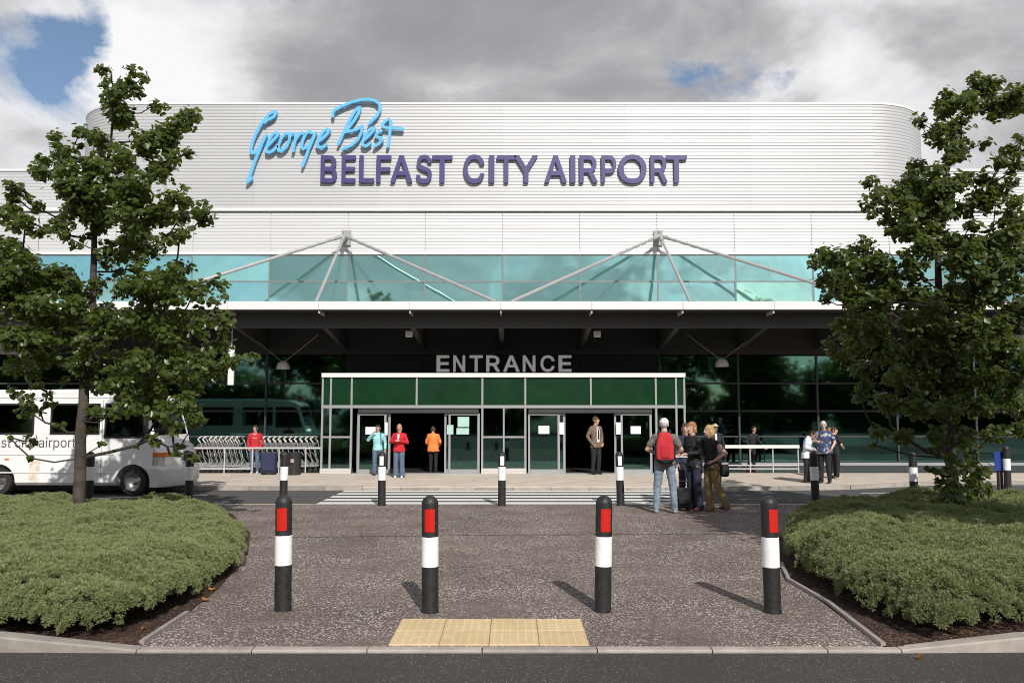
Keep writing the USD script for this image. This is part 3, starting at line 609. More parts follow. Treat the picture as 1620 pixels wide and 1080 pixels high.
part(t, 'tube', lathe([(0.045, 0), (0.045, 0.70), (0.04, 0.72), (0.0, 0.725)], 16), 'steel', 40); part(t, 'base_plate', lathe([(0.075, 0), (0.075, 0.01), (0.046, 0.012)], 16), 'alu', 30)
p = G(1583, 778, 0.0)
t = thing('blue_sign', 'small blue sign plate on a short brown post behind the right tree', 'sign', loc=p)
part(t, 'post', cbox(-0.05, 0.05, -0.05, 0.05, 0, 0.62, 0.006), 'brown_post'); part(t, 'plate', cbox(-0.15, 0.15, -0.075, -0.055, 0.50, 0.95, 0.006), 'blue_sign')

# ------------------------------------------------------------------ shrub beds
def tuft(seed, n=80, r=0.052):
    g = np.random.default_rng(seed); V, Fc = [], []
    for k in range(n):
        d = g.normal(size=3); d[2] = abs(d[2]) * 1.0 + 0.15; d /= np.linalg.norm(d)
        c = d * r * g.uniform(0.35, 1.0); s = np.cross(d, g.normal(size=3)); s /= np.linalg.norm(s)
        l, w = g.uniform(0.009, 0.017), g.uniform(0.0038, 0.0070)
        i = len(V); V += [c - d * l * 0.3, c + s * w + d * l * 0.2, c - s * w + d * l * 0.2, c + d * l + g.normal(size=3) * 0.004]
        Fc += [[i, i + 1, i + 3], [i, i + 3, i + 2]]
    return trimesh.Trimesh(np.array(V), Fc, process=False)
def bed(name, outline, label, seed, material, height, lumps):
    g = np.random.default_rng(seed)
    pg = Polygon(outline).buffer(0.07)
    x0, y0, x1, y1 = pg.bounds; st = 0.05
    xs, ys = np.arange(x0 - 0.2, x1 + 0.2, st), np.arange(y0 - 0.2, y1 + 0.2, st)
    XX, YY = np.meshgrid(xs, ys)
    wob = 0.16 * (meshkit.fbm(np.stack([XX * 2.2, YY * 2.2, XX * 0], -1), 3, seed) - 0.5) * 2
    ins = shapely.contains_xy(pg, XX, YY)
    d = (ndimage.distance_transform_edt(ins) - ndimage.distance_transform_edt(~ins)) * st + wob
    big = meshkit.fbm(np.stack([XX * 0.75, YY * 0.75, XX * 0 + 5], -1), 2, seed + 3)
    mid = meshkit.fbm(np.stack([XX * 2.6, YY * 2.6, XX * 0 + 9], -1), 3, seed + 5)
    H = height * np.sqrt(np.clip(1 - np.exp(-np.clip(d, 0, None) / 0.30), 0, 1)) * (1 + lumps * (big - 0.5)) + 0.20 * (mid - 0.5) * np.clip(d / 0.3, 0, 1)
    H = np.where(d > 0, H, 0.0)
    t = thing(name, label, 'shrubs', loc=(float(pg.centroid.x), float(pg.centroid.y), 0.03), kind='stuff')
    idx = -np.ones(XX.shape, int); keep = d > 0.07; idx[keep] = np.arange(keep.sum())
    V = np.column_stack([XX[keep], YY[keep], 0.03 + np.maximum(H[keep] * 0.93 - 0.05, 0.0)])
    a, b, c, e = idx[:-1, :-1].ravel(), idx[:-1, 1:].ravel(), idx[1:, 1:].ravel(), idx[1:, :-1].ravel()
    ok = (a >= 0) & (b >= 0) & (c >= 0) & (e >= 0)
    Fc = np.vstack([np.column_stack([a, b, c])[ok], np.column_stack([a, c, e])[ok]])
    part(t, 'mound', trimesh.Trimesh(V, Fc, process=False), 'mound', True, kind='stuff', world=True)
    gy, gx = np.gradient(H, st)
    # sprigs: thrown at the surface in proportion to its area, overhanging at the rim
    pts, nrm = [], []
    area = np.sqrt(1 + np.clip(gx, -4, 4)**2 + np.clip(gy, -4, 4)**2) * (d > 0.02) * (YY < 14.6) * (np.abs(XX) < 11.5)
    area = area * np.where(YY < 10.5, 1.0, 0.7)
    w = area.ravel() / area.sum(); n = int(area.sum() * st * st * 560)
    pick = g.choice(w.size, n, p=w)
    i, j = np.unravel_index(pick, XX.shape)
    fx, fy = g.uniform(-.5, .5, n), g.uniform(-.5, .5, n)
    px, py = XX[i, j] + fx * st, YY[i, j] + fy * st
    pz = 0.03 + np.clip(H[i, j] + gx[i, j] * fx * st + gy[i, j] * fy * st, 0.0, None) * g.uniform(0.93, 1.0, n)
    nv = np.column_stack([-np.clip(gx[i, j], -3, 3), -np.clip(gy[i, j], -3, 3), np.ones(n)]); nv /= np.linalg.norm(nv, axis=1, keepdims=True)
    P0 = np.column_stack([px, py, pz]) + nv * 0.004 - [*t.loc[:2], 0.03]
    pi = UsdGeom.PointInstancer.Define(stage, t.path + '/foliage')
    protos = UsdGeom.Scope.Define(stage, t.path + '/foliage/prototypes')
    for k in range(4):
        q = usdkit.mesh(stage, f'{t.path}/foliage/prototypes/sprig_{k:03d}' if k else f'{t.path}/foliage/prototypes/sprig', tuft(seed * 10 + k), M[material])
        pi.CreatePrototypesRel().AddTarget(q.GetPath())
    zq = np.zeros((n, 4), np.float32)
    nv = nv + g.normal(0, 0.22, nv.shape); nv /= np.linalg.norm(nv, axis=1, keepdims=True)
    yaw = g.uniform(0, 2 * math.pi, n)
    ax = np.column_stack([-nv[:, 1], nv[:, 0], np.zeros(n)]); sn = np.linalg.norm(ax, axis=1); an = np.arctan2(sn, nv[:, 2]); ax /= sn[:, None] + 1e-9
    qa = np.column_stack([np.cos(an / 2), ax * np.sin(an / 2)[:, None]]); qb = np.column_stack([np.cos(yaw / 2), np.zeros(n), np.zeros(n), np.sin(yaw / 2)])
    w1, v1, w2, v2 = qa[:, 0], qa[:, 1:], qb[:, 0], qb[:, 1:]
    Q = np.column_stack([w1 * w2 - (v1 * v2).sum(1), w1[:, None] * v2 + w2[:, None] * v1 + np.cross(v1, v2)])
    pi.CreatePositionsAttr(Vt.Vec3fArray.FromNumpy(P0.astype(np.float32)))
    pi.CreateOrientationsAttr(Vt.QuathArray([Gf.Quath(float(a), float(b), float(c), float(e)) for a, b, c, e in Q]))
    sc = (g.uniform(0.75, 1.25, n) * np.where(d[i, j] < 0.12, 0.85, 1.0)).astype(np.float32)
    pi.CreateScalesAttr(Vt.Vec3fArray.FromNumpy(np.repeat(sc[:, None], 3, 1)))
    pi.CreateProtoIndicesAttr(Vt.IntArray.FromNumpy(g.integers(0, 4, n).astype(np.int32)))
    tag(pi.GetPrim(), kind='stuff')
LB = xy([(-500, 965), (-250, 975), (0, 982), (60, 985), (130, 990), (190, 978), (240, 960), (280, 938), (325, 912), (358, 893), (378, 862), (370, 840), (345, 822), (310, 808)], 0.14)
bed('ground_cover', LB + [(LB[-1][0] - 1.2, 13.6), (-7.5, 14.2), (-13, 14.6), (-14, 9)], 'low spreading green ground cover filling the bed around the left tree', 11, 'cover', 0.44, 0.35)
RB = xy([(2100, 965), (1850, 970), (1640, 972), (1585, 978), (1545, 988), (1500, 990), (1460, 983), (1420, 965), (1370, 950), (1330, 930), (1290, 905), (1258, 880), (1244, 855), (1262, 835), (1300, 822)], 0.14)
bed('ground_cover', RB + [(RB[-1][0] + 0.9, 13.4), (8, 14.2), (13, 14.6), (14, 9)], 'taller clipped green ground cover filling the bed around the right tree', 23, 'cover2', 0.52, 0.45)
g_ = np.random.default_rng(5)
for (u, v), lab in (((335, 934), 'orange fallen leaf on the soil at the left bed edge'), ((325, 950), 'pale fallen leaf on the soil near the tarmac'), ((1453, 1042), 'brown fallen leaf on the near road by the kerb'), ((228, 996), 'small pale leaf on the soil by the edging board')):
    p = G(u, v, 0.03 if v < 1030 else 0.0); q = g_.uniform(0, 6.28); r = 0.05 if v < 990 else 0.032
    V = [[r * math.cos(q + a) * (1 if k % 2 else 0.55), r * math.sin(q + a) * (1 if k % 2 else 0.55), 0.012 + 0.012 * (k % 3)] for k, a in enumerate(np.linspace(0, 2 * math.pi, 9)[:-1])] + [[0, 0, 0.006]]
    single('fallen_leaf', trimesh.Trimesh(np.array(V) + [p[0], p[1], p[2]], [[8, k, (k + 1) % 8] for k in range(8)], process=False), 'fallen', lab, 'leaf')
p = G(377, 893, 0.03)
rk = trimesh.creation.icosphere(3, 1.0); rk.vertices = rk.vertices * (1 + 0.35 * (meshkit.fbm(rk.vertices * 1.7, 3, 4)[:, None] - 0.5)) * [0.085, 0.12, 0.11]; rk.apply_translation([p[0], p[1], p[2] + 0.05])
single('rock', rk, 'stone', 'rounded brown rock at the right end of the left bed', 'rock', smooth=True)

# ------------------------------------------------------------------ trees
def leaves(centres, radii, per, size, g, squash=0.85):
    """many small folded leaves spread through lumps"""
    C_, D_ = [], []
    for c, r in zip(centres, radii):
        n = max(6, int(per * (r / 0.22) ** 2))
        d = g.normal(size=(n, 3)); d /= np.linalg.norm(d, axis=1, keepdims=True)
        rad = r * g.uniform(0.2, 1.0, n) ** 0.6 * np.where(g.uniform(size=n) < 0.22, g.uniform(1.0, 1.6, n), 1.0)
        C_.append(c + d * rad[:, None] * [1.05, 1.05, squash]); D_.append(d)
    C_, D_ = np.vstack(C_), np.vstack(D_); n = len(C_)
    nrm = D_ * 0.45 + SUN * 0.35 + [0, 0, 0.45] + g.normal(0, 0.45, (n, 3)); nrm /= np.linalg.norm(nrm, axis=1, keepdims=True)
    tip = D_ * 0.8 + [0, 0, -0.55] + g.normal(0, 0.45, (n, 3)); tip -= nrm * (tip * nrm).sum(1, keepdims=True); tip /= np.linalg.norm(tip, axis=1, keepdims=True) + 1e-9
    sd = np.cross(tip, nrm); s = size * g.uniform(0.65, 1.25, n)
    shape = np.array([[0, 0, 0], [-0.44, 0.30, -0.10], [-0.36, 0.70, -0.13], [0, 1.05, -0.06], [0.36, 0.70, -0.13], [0.44, 0.30, -0.10]])
    V = C_[:, None] + s[:, None, None] * (shape[None, :, :1] * sd[:, None] + (shape[None, :, 1:2] - 0.5) * tip[:, None] + shape[None, :, 2:] * nrm[:, None])
    Fc = np.array([[0, 2, 1], [0, 3, 2], [0, 5, 4], [0, 4, 3]])
    return trimesh.Trimesh(V.reshape(-1, 3), (np.arange(n)[:, None, None] * 6 + Fc).reshape(-1, 3), process=False)
def tree(name, label, trunk_px, blobs, Y, seed, leaf_mat, base_r, per=46, size=0.105, loc=None, spread=1.0):
    g = np.random.default_rng(seed)
    tp = np.array([P(u, v, Y) for u, v in trunk_px]); tp[0][2] = 0.0
    tp[1:-1, 1] += g.normal(0, 0.04, len(tp) - 2)
    t = thing(name, label, 'tree', loc=(tp[0][0], Y, 0.0))
    # a denser trunk line with a slight wander
    k = np.linspace(0, len(tp) - 1, 6 * (len(tp) - 1) + 1); line = np.column_stack([np.interp(k, np.arange(len(tp)), tp[:, q]) for q in range(3)])
    line += np.column_stack([meshkit.fbm(np.column_stack([line[:, 2] * 1.5, k * 0, k * 0 + q]), 2, seed) - 0.5 for q in range(3)]) * [0.06, 0.06, 0]
    rad = base_r * np.interp(line[:, 2] / line[-1, 2], [0, 0.03, 0.3, 0.6, 0.85, 1], [1.25, 1.0, 0.80, 0.48, 0.20, 0.07])
    part(t, 'trunk', poly(line, rad, 14), 'bark', True, world=True)
    axis_x = lambda z: np.interp(z, tp[:, 2], tp[:, 0])
    cs, rs = [], []
    for u, v, r in blobs:
        rr = r / F * Y * 0.84
        p = P(u, v, Y); reach = abs(p[0] - axis_x(p[2]))
        depth = max(0.25, 1.15 * spread * (1 - 0.35 * min(1, reach / 2.2)) * (1 if p[2] < 5.2 else max(0.35, 1 - (p[2] - 5.2) / 3.5)))
        m = 3 if r > 23 else 2 if r > 15 else 1
        for q in range(m):
            dy = g.uniform(-1, 1) * depth if q == 0 else -np.sign(dy) * g.uniform(0.1, 1) * depth
            cs.append(P(u + g.normal(0, 3), v + g.normal(0, 3), Y + dy)); rs.append(rr * g.uniform(0.85, 1.1))
    cs = np.array(cs)
    # limbs: every lump hangs on the nearest branch node below it
    nodes = [(line[i], -1, None) for i in range(len(line)) if line[i][2] > 1.1]
    parent, roots = {}, len(nodes)
    order = np.argsort([np.hypot(c[0] - axis_x(c[2]), c[1] - Y) for c in cs])
    pos = [n[0] for n in nodes]; par = [-1] * len(pos)
    for o in order:
        c = cs[o]; A = np.array(pos); dv = c - A
        cost = np.linalg.norm(dv, axis=1) + np.where(dv[:, 2] < 0.12 * np.hypot(dv[:, 0], dv[:, 1]), 0.5 - dv[:, 2] * 0.7, 0.0) + np.where(np.arange(len(A)) < roots, 0.0, 0.10)
        a = int(np.argmin(cost)); p0 = A[a]; mid = (p0 + c) / 2 + [0, 0, -0.06 * np.linalg.norm(c - p0)] + g.normal(0, 0.03, 3)
        pos.append(mid); par.append(a); pos.append(c); par.append(len(pos) - 2)
    kids = [0] * len(pos)
    for i in range(len(pos) - 1, roots - 1, -1):
        kids[i] += 1
        if par[i] >= 0: kids[par[i]] += kids[i]
    top = list(range(len(pos)))
    for i in range(roots, len(pos)): top[i] = i if par[i] < roots else top[par[i]]
    groups = {}
    for i in range(roots, len(pos)):
        r1 = 0.004 + 0.0036 * math.sqrt(kids[i]); r0 = r1 * 1.12
        groups.setdefault(top[i], []).append(rod(pos[par[i]], pos[i], r0, 6, r1))
    for k_ in groups: part(t, 'branch', groups[k_], 'twig', 50, world=True)
    extra = [np.array(pos[i]) * .5 + np.array(pos[par[i]]) * .5 + g.normal(0, .07, 3) for i in range(roots, len(pos)) if pos[i][2] > 2.0]
    cs = np.vstack([cs, extra]); rs = rs + list(g.uniform(.09, .17, len(extra)))
    part(t, 'crown', leaves(cs, rs, per, size, g), leaf_mat, kind='stuff', world=True)
    return t
BL = [(169,112,6),(171,124,14),(224,124,15),(180,155,20),(210,138,16),(241,166,14),(194,185,24),(307,183,17),(284,196,19),(264,208,20),(233,224,24),(299,241,12),(276,222,12),(132,208,18),(148,216,18),(93,232,12),(88,214,8),(97,247,16),(62,251,14),(62,274,19),(109,267,22),(156,264,24),(194,251,26),(272,255,18),(249,272,22),(218,280,26),
 (19,290,14),(23,313,22),(47,309,12),(12,337,22),(39,348,18),(109,298,24),(136,306,26),(175,302,28),(218,309,26),(272,306,20),(292,300,10),(109,337,20),(156,333,24),(202,337,27),(249,337,26),(288,341,19),(319,337,10),(315,352,10),(117,360,15),(95,372,12),(218,366,24),(249,380,15),(280,372,15),(194,383,17),(268,394,9),(70,360,13),
 (16,391,27),(39,414,27),(20,438,30),(58,442,30),(90,430,22),(109,450,24),(23,469,32),(62,477,27),(117,480,22),(-30,400,30),(-25,450,32),(-30,500,30),(218,422,20),(202,453,24),(233,446,25),(272,438,25),(300,430,14),(272,469,27),(311,461,22),(342,453,14),(350,467,9),
 (350,499,14),(353,524,14),(321,512,20),(289,505,25),(241,510,24),(205,505,24),(160,497,20),(112,480,20),(64,492,27),(32,490,27),(19,531,28),(64,534,28),(106,530,27),(135,540,20),(173,524,22),(273,550,24),(321,557,22),(338,577,16),(379,566,7),(396,578,7),(368,572,8),(225,568,26),(180,575,22),(273,586,25),(305,598,22),(193,602,20),(241,608,22),(120,575,20),(70,570,24),(25,575,22),(300,560,22),(258,530,22),
 (64,648,15),(45,659,13),(48,702,14),(46,722,7),(96,675,13),(148,681,10),(164,700,9),(182,650,16),(205,644,20),(231,634,24),(257,649,24),(273,675,22),(244,692,15),(283,700,14),(305,718,11),(221,704,9),(308,664,18),(299,634,22),(285,720,8),(20,620,12),(80,625,12),(150,640,14),(160,612,16),(12,690,8)]
tree('tree', 'leafy young tree in the left bed in front of the white minibus', [(125, 812), (127, 700), (131, 600), (143, 480), (150, 380), (163, 280), (176, 200), (180, 150), (173, 112)], BL, 12.4, 31, 'leaf', 0.092, per=84, size=0.090)
BR = [(1538,119,11),(1581,127,13),(1496,150,12),(1562,138,20),(1612,142,20),(1503,169,18),(1534,158,22),(1573,162,20),(1589,181,15),(1612,166,18),(1464,197,9),(1484,204,17),(1488,228,15),(1519,204,9),(1511,255,11),(1562,224,11),(1612,216,13),(1593,236,15),(1585,251,15),(1612,243,13),(1534,232,8),(1597,274,12),(1608,290,10),
 (1445,259,13),(1449,274,19),(1480,271,19),(1375,286,11),(1406,298,15),(1387,309,15),(1367,309,8),(1383,329,9),(1426,302,19),(1457,298,24),(1496,298,24),(1531,282,22),(1566,290,17),(1433,329,19),(1472,329,23),(1511,329,23),(1550,321,19),(1573,325,11),(1597,313,15),(1612,317,15),(1402,352,15),(1441,352,17),(1414,368,17),(1371,372,11),(1379,383,12),(1449,372,19),(1480,360,19),(1534,352,15),(1597,348,15),(1612,352,15),
 (1293,395,12),(1289,411,13),(1317,411,19),(1344,395,15),(1340,418,19),(1301,430,15),(1328,438,19),(1367,422,23),(1356,450,23),(1394,415,22),(1402,442,23),(1433,399,19),(1464,391,17),(1441,430,21),(1511,383,20),(1542,399,25),(1570,383,23),(1601,376,25),(1612,399,25),(1573,411,21),(1519,422,24),(1550,438,24),(1589,430,21),(1608,453,19),(1650,400,28),(1660,460,30),
 (1309,475,15),(1336,461,17),(1356,482,20),(1387,473,24),(1418,461,22),(1449,473,24),(1480,484,19),(1511,461,22),(1542,469,24),(1573,469,22),(1610,490,24),(1340,510,23),(1390,510,26),(1440,510,26),(1490,520,26),(1540,510,26),(1590,515,26),(1312,542,13),(1350,548,21),(1400,550,26),(1450,555,26),(1500,555,26),(1550,550,26),(1600,550,26),(1330,570,10),(1370,588,19),(1420,595,26),(1470,600,26),(1520,600,26),(1570,595,26),(1610,600,22),(1352,620,13),(1400,638,21),(1450,645,26),(1500,648,26),(1550,640,26),(1600,640,24),(1390,685,16),(1380,706,9),(1430,688,20),(1480,696,22),(1530,688,22),(1570,685,22),(1610,678,20),(1540,718,15),(1475,716,11),(1562,738,10),(1650,560,30),(1660,640,30)]
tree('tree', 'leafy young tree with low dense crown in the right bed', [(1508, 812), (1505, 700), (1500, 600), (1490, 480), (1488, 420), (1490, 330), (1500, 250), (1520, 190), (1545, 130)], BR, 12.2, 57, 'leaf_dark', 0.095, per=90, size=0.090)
# shoots at the right tree's foot
g = np.random.default_rng(3)
c0 = G(1525, 815, 0.0); c0[1] = 11.5; c0 = P(1522, 805, 11.5); c0[2] = 0.0
t = thing('shrub', 'dark leafy suckers growing at the foot of the right tree', 'shrub', loc=c0)
cs, rs, st = [], [], []
for u, v, r in ((1500,790,22),(1525,795,24),(1550,785,20),(1495,765,18),(1520,768,22),(1545,762,20),(1558,745,13),(1510,742,16),(1535,742,16),(1490,745,9),(1475,742,7),(1505,725,8),(1485,800,14),(1562,770,10)):
    p = P(u, v, 11.5 + g.uniform(-0.25, 0.25)); cs.append(p); rs.append(r / F * 11.5); st.append(rod(c0 + [0, 0, 0.1], p, 0.012, 5, 0.005))
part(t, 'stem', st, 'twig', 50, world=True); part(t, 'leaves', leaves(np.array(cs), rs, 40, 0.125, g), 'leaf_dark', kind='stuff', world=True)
# trees outside the picture: one on the right throws the shade beyond the right bed, a row behind is what the dark glazing mirrors
def off_tree(x, y, h, r, seed, lab, per=34, size=0.13, nb=46, low=0.42):
    g = np.random.default_rng(seed); t = thing('tree', lab, 'tree', loc=(x, y, 0), group='trees outside the picture')
    part(t, 'trunk', poly([(x, y, 0), (x + .05, y, h * .4), (x, y + .05, h * .9)], [0.16, 0.11, 0.03], 10), 'bark', True, world=True)
    cs = np.array([[x, y, h * (low + 1) / 2] + np.array([r, r, h * (1 - low) / 2]) * (lambda d: d / np.linalg.norm(d) * g.uniform(0.2, 1) ** 0.5)(g.normal(size=3)) for _ in range(nb)])
    part(t, 'branch', [rod((x, y, h * .35 + .3 * (c[2] - h * .35)), c, 0.03, 5, 0.008) for c in cs], 'twig', 50, world=True)
    part(t, 'crown', leaves(cs, g.uniform(0.35, 0.6, nb) * r / 1.4, per, size, g), 'leaf_dark', kind='stuff', world=True)
off_tree(6.7, 6.4, 7.6, 1.5, 71, 'leafy tree standing right of the camera beyond the picture edge')

# ------------------------------------------------------------------ minibus
M['bus_white'] = mat('white_bus_paint', {'g': ('geometry', {}), 'n': ('noise_texture', {'scale': 1.3, 'detail': 6.0}), 'r': ('rgb_ramp', {'ramp': [(0.3, (0.72, 0.715, 0.70)), (0.7, (0.80, 0.795, 0.78))]}),
    'p': ('principled_bsdf', {'roughness': 0.35, 'coat_weight': 0.3, 'coat_roughness': 0.1})}, [('g.position', 'n.vector'), ('n.fac', 'r.fac'), ('r.color', 'p.base_color')])
w0 = G(208, 785, 0.0)
BA = -2.0
B = thing('minibus', 'white airport minibus parked on the service road behind the left tree', 'minibus', loc=(w0[0], w0[1], 0.004), rotz=BA)
BW = 1.85
def slab(pts, y0, y1, c=0.05):
    """a side profile (x, z) given the width y0..y1 with soft edges"""
    pg = Polygon(pts); inner = pg.buffer(-c)
    V = [[x, y, z] for x, z in pg.exterior.coords for y in (y0 + c, y1 - c)] + [[x, y, z] for x, z in inner.exterior.coords for y in (y0, y1)]
    return MF.hull_points(np.array(V))
cabin = slab([(-5.6, .24), (-5.6, 2.30), (-5.5, 2.38), (-1.0, 2.40), (-.35, 2.36), (.02, 2.27), (.20, 2.16), (.46, 1.30), (.50, 1.0), (.50, .24)], 0, BW, 0.06)
def nosed(pts, y0, y1):
    """as slab, with the front swept round in plan"""
    return MF.hull_points(np.array([[x - (back if x > 0.35 else 0), y, z - (back * 0.12 if z > 0.9 else 0)] for back, ins in ((0.0, .55), (.05, .30), (.14, .10), (.26, 0.0)) for y in (y0 + ins, y1 - ins) for x, z in pts]))
nose = nosed([(.0, .26), (.0, 1.30), (.40, 1.29), (.60, 1.22), (.74, 1.10), (.80, .95), (.83, .75), (.83, .26)], 0.02, BW - 0.02)
body = cabin + nose
wheel_c, wr = (0.0, 0.31), 0.31
arch = MF.cylinder(0.5, 0.40, 0.40, 40).rotate([90, 0, 0]).translate([wheel_c[0], 0.42, wheel_c[1]])
for yy in (0.42, BW + 0.08): body = body - MF.cylinder(0.5, 0.40, 0.40, 40).rotate([90, 0, 0]).translate([0, yy, 0.31]) - MF.cylinder(0.5, 0.40, 0.40, 40).rotate([90, 0, 0]).translate([-3.1, yy, 0.31])
inside = MF.hull_points(np.array([[x, y, z] for x, z in ((-5.5, .75), (-5.5, 2.25), (-.4, 2.25), (.08, 2.12), (.36, 1.28), (.38, .75)) for y in (0.08, BW - 0.08)]))
body = body - inside
wins = [((-5.3, 1.40), (-5.3, 2.05), (-4.0, 2.05), (-4.0, 1.40)), ((-3.85, 1.40), (-3.85, 2.05), (-2.34, 2.05), (-2.34, 1.40)), ((-1.92, 1.40), (-1.92, 2.05), (-.82, 2.05), (-.82, 1.40)), ((-.66, 1.32), (-.66, 2.06), (-.02, 2.06), (.10, 2.0), (.33, 1.32))]
def prism(pts, y0, y1): return MF.hull_points(np.array([[x, y, z] for x, z in pts for y in (y0, y1)]))
for w in wins: body = body - prism(w, -0.2, BW + 0.2)
wsd = np.array([0.26, -0.86]); wsd /= np.linalg.norm(wsd); wn = np.array([-wsd[1], wsd[0]])
wp = [np.array([.215, 2.11]) + wn * q for q in (-.25, .15)]; wq = [np.array([.445, 1.35]) + wn * q for q in (-.25, .15)]
body = body - prism([wp[0], wp[1], wq[1], wq[0]], 0.10, BW - 0.10)
part(B, 'body', body, 'bus_white', 35)
for w in wins:
    for y in (0.012, BW - 0.018):
        o = Polygon(w).buffer(0.025, join_style='mitre'); i_ = Polygon(w).buffer(-0.012, join_style='mitre')
        ring = trimesh.creation.extrude_polygon(o.difference(i_), 0.03, engine='earcut')
        v = ring.vertices.copy(); ring.vertices = np.column_stack([v[:, 0], y - 0.022 + v[:, 2] if y < 1 else y + v[:, 2] - 0.005, v[:, 1]]); ring.faces = ring.faces[:, ::-1]
        fr = part(B, 'side_window', ring, 'black'); part(fr, 'pane', prism(w, y, y + 0.006), 'bus_glass')
for x in (-4.7, -3.9, -3.1, -2.3, -1.5, -0.45):
    for y0, y1 in ((0.14, 0.86), (BW - 0.86, BW - 0.14)):
        part(B, 'seat', MF.hull_points(np.array([[x + dx, y, z] for dx, z in ((-.30, .80), (.20, .80), (.20, .98), (-.22, .98)) for y in (y0, y1)])) + MF.hull_points(np.array([[x + dx, y, z] for dx, z in ((-.30, .9), (-.18, .9), (-.30, 1.62), (-.38, 1.62)) for y in (y0 + .03, y1 - .03)])), M['seat_cloth'], 30)
part(B, 'windscreen', prism([np.array([.19, 2.12]), np.array([.197, 2.12]), np.array([.437, 1.345]), np.array([.43, 1.345])], 0.095, BW - 0.095), 'bus_glass')
for x, y in ((0, 0.02), (0, BW - 0.24), (-3.1, 0.02), (-3.1, BW - 0.24)):
    wl = part(B, 'wheel', [m for m in (lathe([(0.19, 0.0), (0.255, 0.0), (0.295, 0.02), (0.31, 0.06), (0.31, 0.17), (0.29, 0.21), (0.19, 0.22)], 32),)][0].apply_transform(trimesh.transformations.rotation_matrix(math.pi / 2, [1, 0, 0])).apply_translation([x, y + 0.22, 0.31]), 'tyre', 40)
    f_ = 1 if y < 0.5 else -1
    rim = lathe([(0.0, 0.155), (0.035, 0.155), (0.05, 0.13), (0.07, 0.10), (0.12, 0.115), (0.16, 0.15), (0.195, 0.205), (0.195, 0.0), (0.0, 0.0)], 28)
    rim.apply_transform(trimesh.transformations.rotation_matrix(math.pi / 2 * f_, [1, 0, 0])); rim.apply_translation([x, y + (0.215 if f_ > 0 else 0.005), 0.31]); part(wl, 'rim', rim, 'rim', 40)
part(B, 'wheel_arch_lining', [box(-0.42, 0.42, 0.44, 0.5, 0.25, 0.75), box(-3.52, -2.68, 0.44, 0.5, 0.25, 0.75), box(-5.5, 0.6, 0.5, BW - 0.5, 0.22, 0.26)], 'dark')
gr = part(B, 'grille', nosed([(.70, .74), (.70, .97), (.815, .97), (.85, .74)], 0.30, BW - 0.30), 'black')
for z in (0.79, 0.845, 0.90): part(gr, 'slat', cbox(0.835, 0.856, 0.62, BW - 0.62, z - 0.012, z + 0.012, 0.004), 'alu_dark')
for y0, y1 in ((0.0, 0.34), (BW - 0.34, BW)):
    sg = 1 if y0 < 1 else -1; ed = y0 if y0 < 1 else y1
    hp = np.array([[x, ed + sg * q, z] for z in (0.70, 0.97) for x, q in ((.40, .004), (.57, .012), (.69, .10), (.775, .30), (.70, .30))])
    lo, hi = hp.copy(), hp.copy(); lo[:, 2] = np.clip(lo[:, 2], 0.70, 0.868); hi[:, 2] = np.clip(hi[:, 2], 0.872, 0.975)
    part(B, 'headlight', MF.hull_points(lo), 'clear_lens'); part(B, 'indicator', MF.hull_points(hi), 'orange_lens')
part(B, 'bumper', nosed([(.36, .22), (.36, .60), (.86, .62), (.90, .56), (.90, .30), (.84, .20), (.40, .20)], -0.025, BW + 0.025) - MF.cylinder(3, 0.42, 0.42, 40).rotate([90, 0, 0]).translate([0, 2.5, 0.31]), 'lamp', 35)
part(B, 'number_plate', cbox(0.90, 0.912, BW / 2 - 0.26, BW / 2 + 0.26, 0.36, 0.47, 0.003), 'paper')
part(B, 'front_stripe', nosed([(.70, .685), (.70, .715), (.86, .715), (.86, .685)], 0.30, BW - 0.30), 'chrome')
part(B, 'side_indicator', cbox(0.45, 0.56, -0.012, 0.02, 0.93, 0.98, 0.006), 'orange_lens')
part(B, 'marker_light', cbox(-2.96, -2.86, -0.012, 0.01, 0.80, 0.84, 0.004), 'orange_lens')
for z in (0.93, 0.52): part(B, 'side_moulding', cbox(-5.5, -0.45, -0.014, -0.001, z - 0.014, z + 0.014, 0.004), 'trim')
part(B, 'roof_gutter', cbox(-5.5, -0.1, -0.012, 0.01, 2.20, 2.225, 0.004), 'trim')
part(B, 'door_seam', box(-0.74, -0.728, -0.003, 0.0015, 0.30, 2.15), 'alu'); part(B, 'door_seam', box(0.455, 0.465, -0.003, 0.0015, 0.72, 1.28), 'alu')
bc = lathe([(0.07, 0), (0.07, 0.03), (0.06, 0.09), (0.03, 0.12), (0, 0.125)], 16); bc.apply_translation([-0.05, 0.45, 2.32]); part(B, 'beacon', bc, 'red_lens', 40)
part(B, 'mirror', [rod((0.36, 0, 1.42), (0.42, -0.20, 1.52), 0.014, 6), cbox(0.36, 0.42, -0.33, -0.17, 1.42, 1.80, 0.02)], 'black')
part(B, 'rust_streak', [box(-2.38, -2.14, -0.003, 0.001, 0.30, 0.80)], mat('rust_stain', {'g': ('texture_coordinate', {}), 'n': ('noise_texture', {'scale': 9.0, 'detail': 6.0}), 'r': ('rgb_ramp', {'ramp': [(0.35, (0.76, 0.74, 0.70)), (0.65, (0.62, 0.48, 0.33))]}), 'p': ('principled_bsdf', {'roughness': 0.6})}, [('g.object', 'n.vector'), ('n.fac', 'r.fac'), ('r.color', 'p.base_color')]))
tx_ = meshkit.text_mesh('belfast city airport', 0.215, 0.004); v = tx_.vertices.copy(); w_ = v[:, 0].max()
tx_.vertices = np.column_stack([(v[:, 0] - w_) * 0.95 - 1.34, -0.001 - v[:, 2], v[:, 1] + 1.09])
part(B, 'lettering', tx_, 'grey_text')

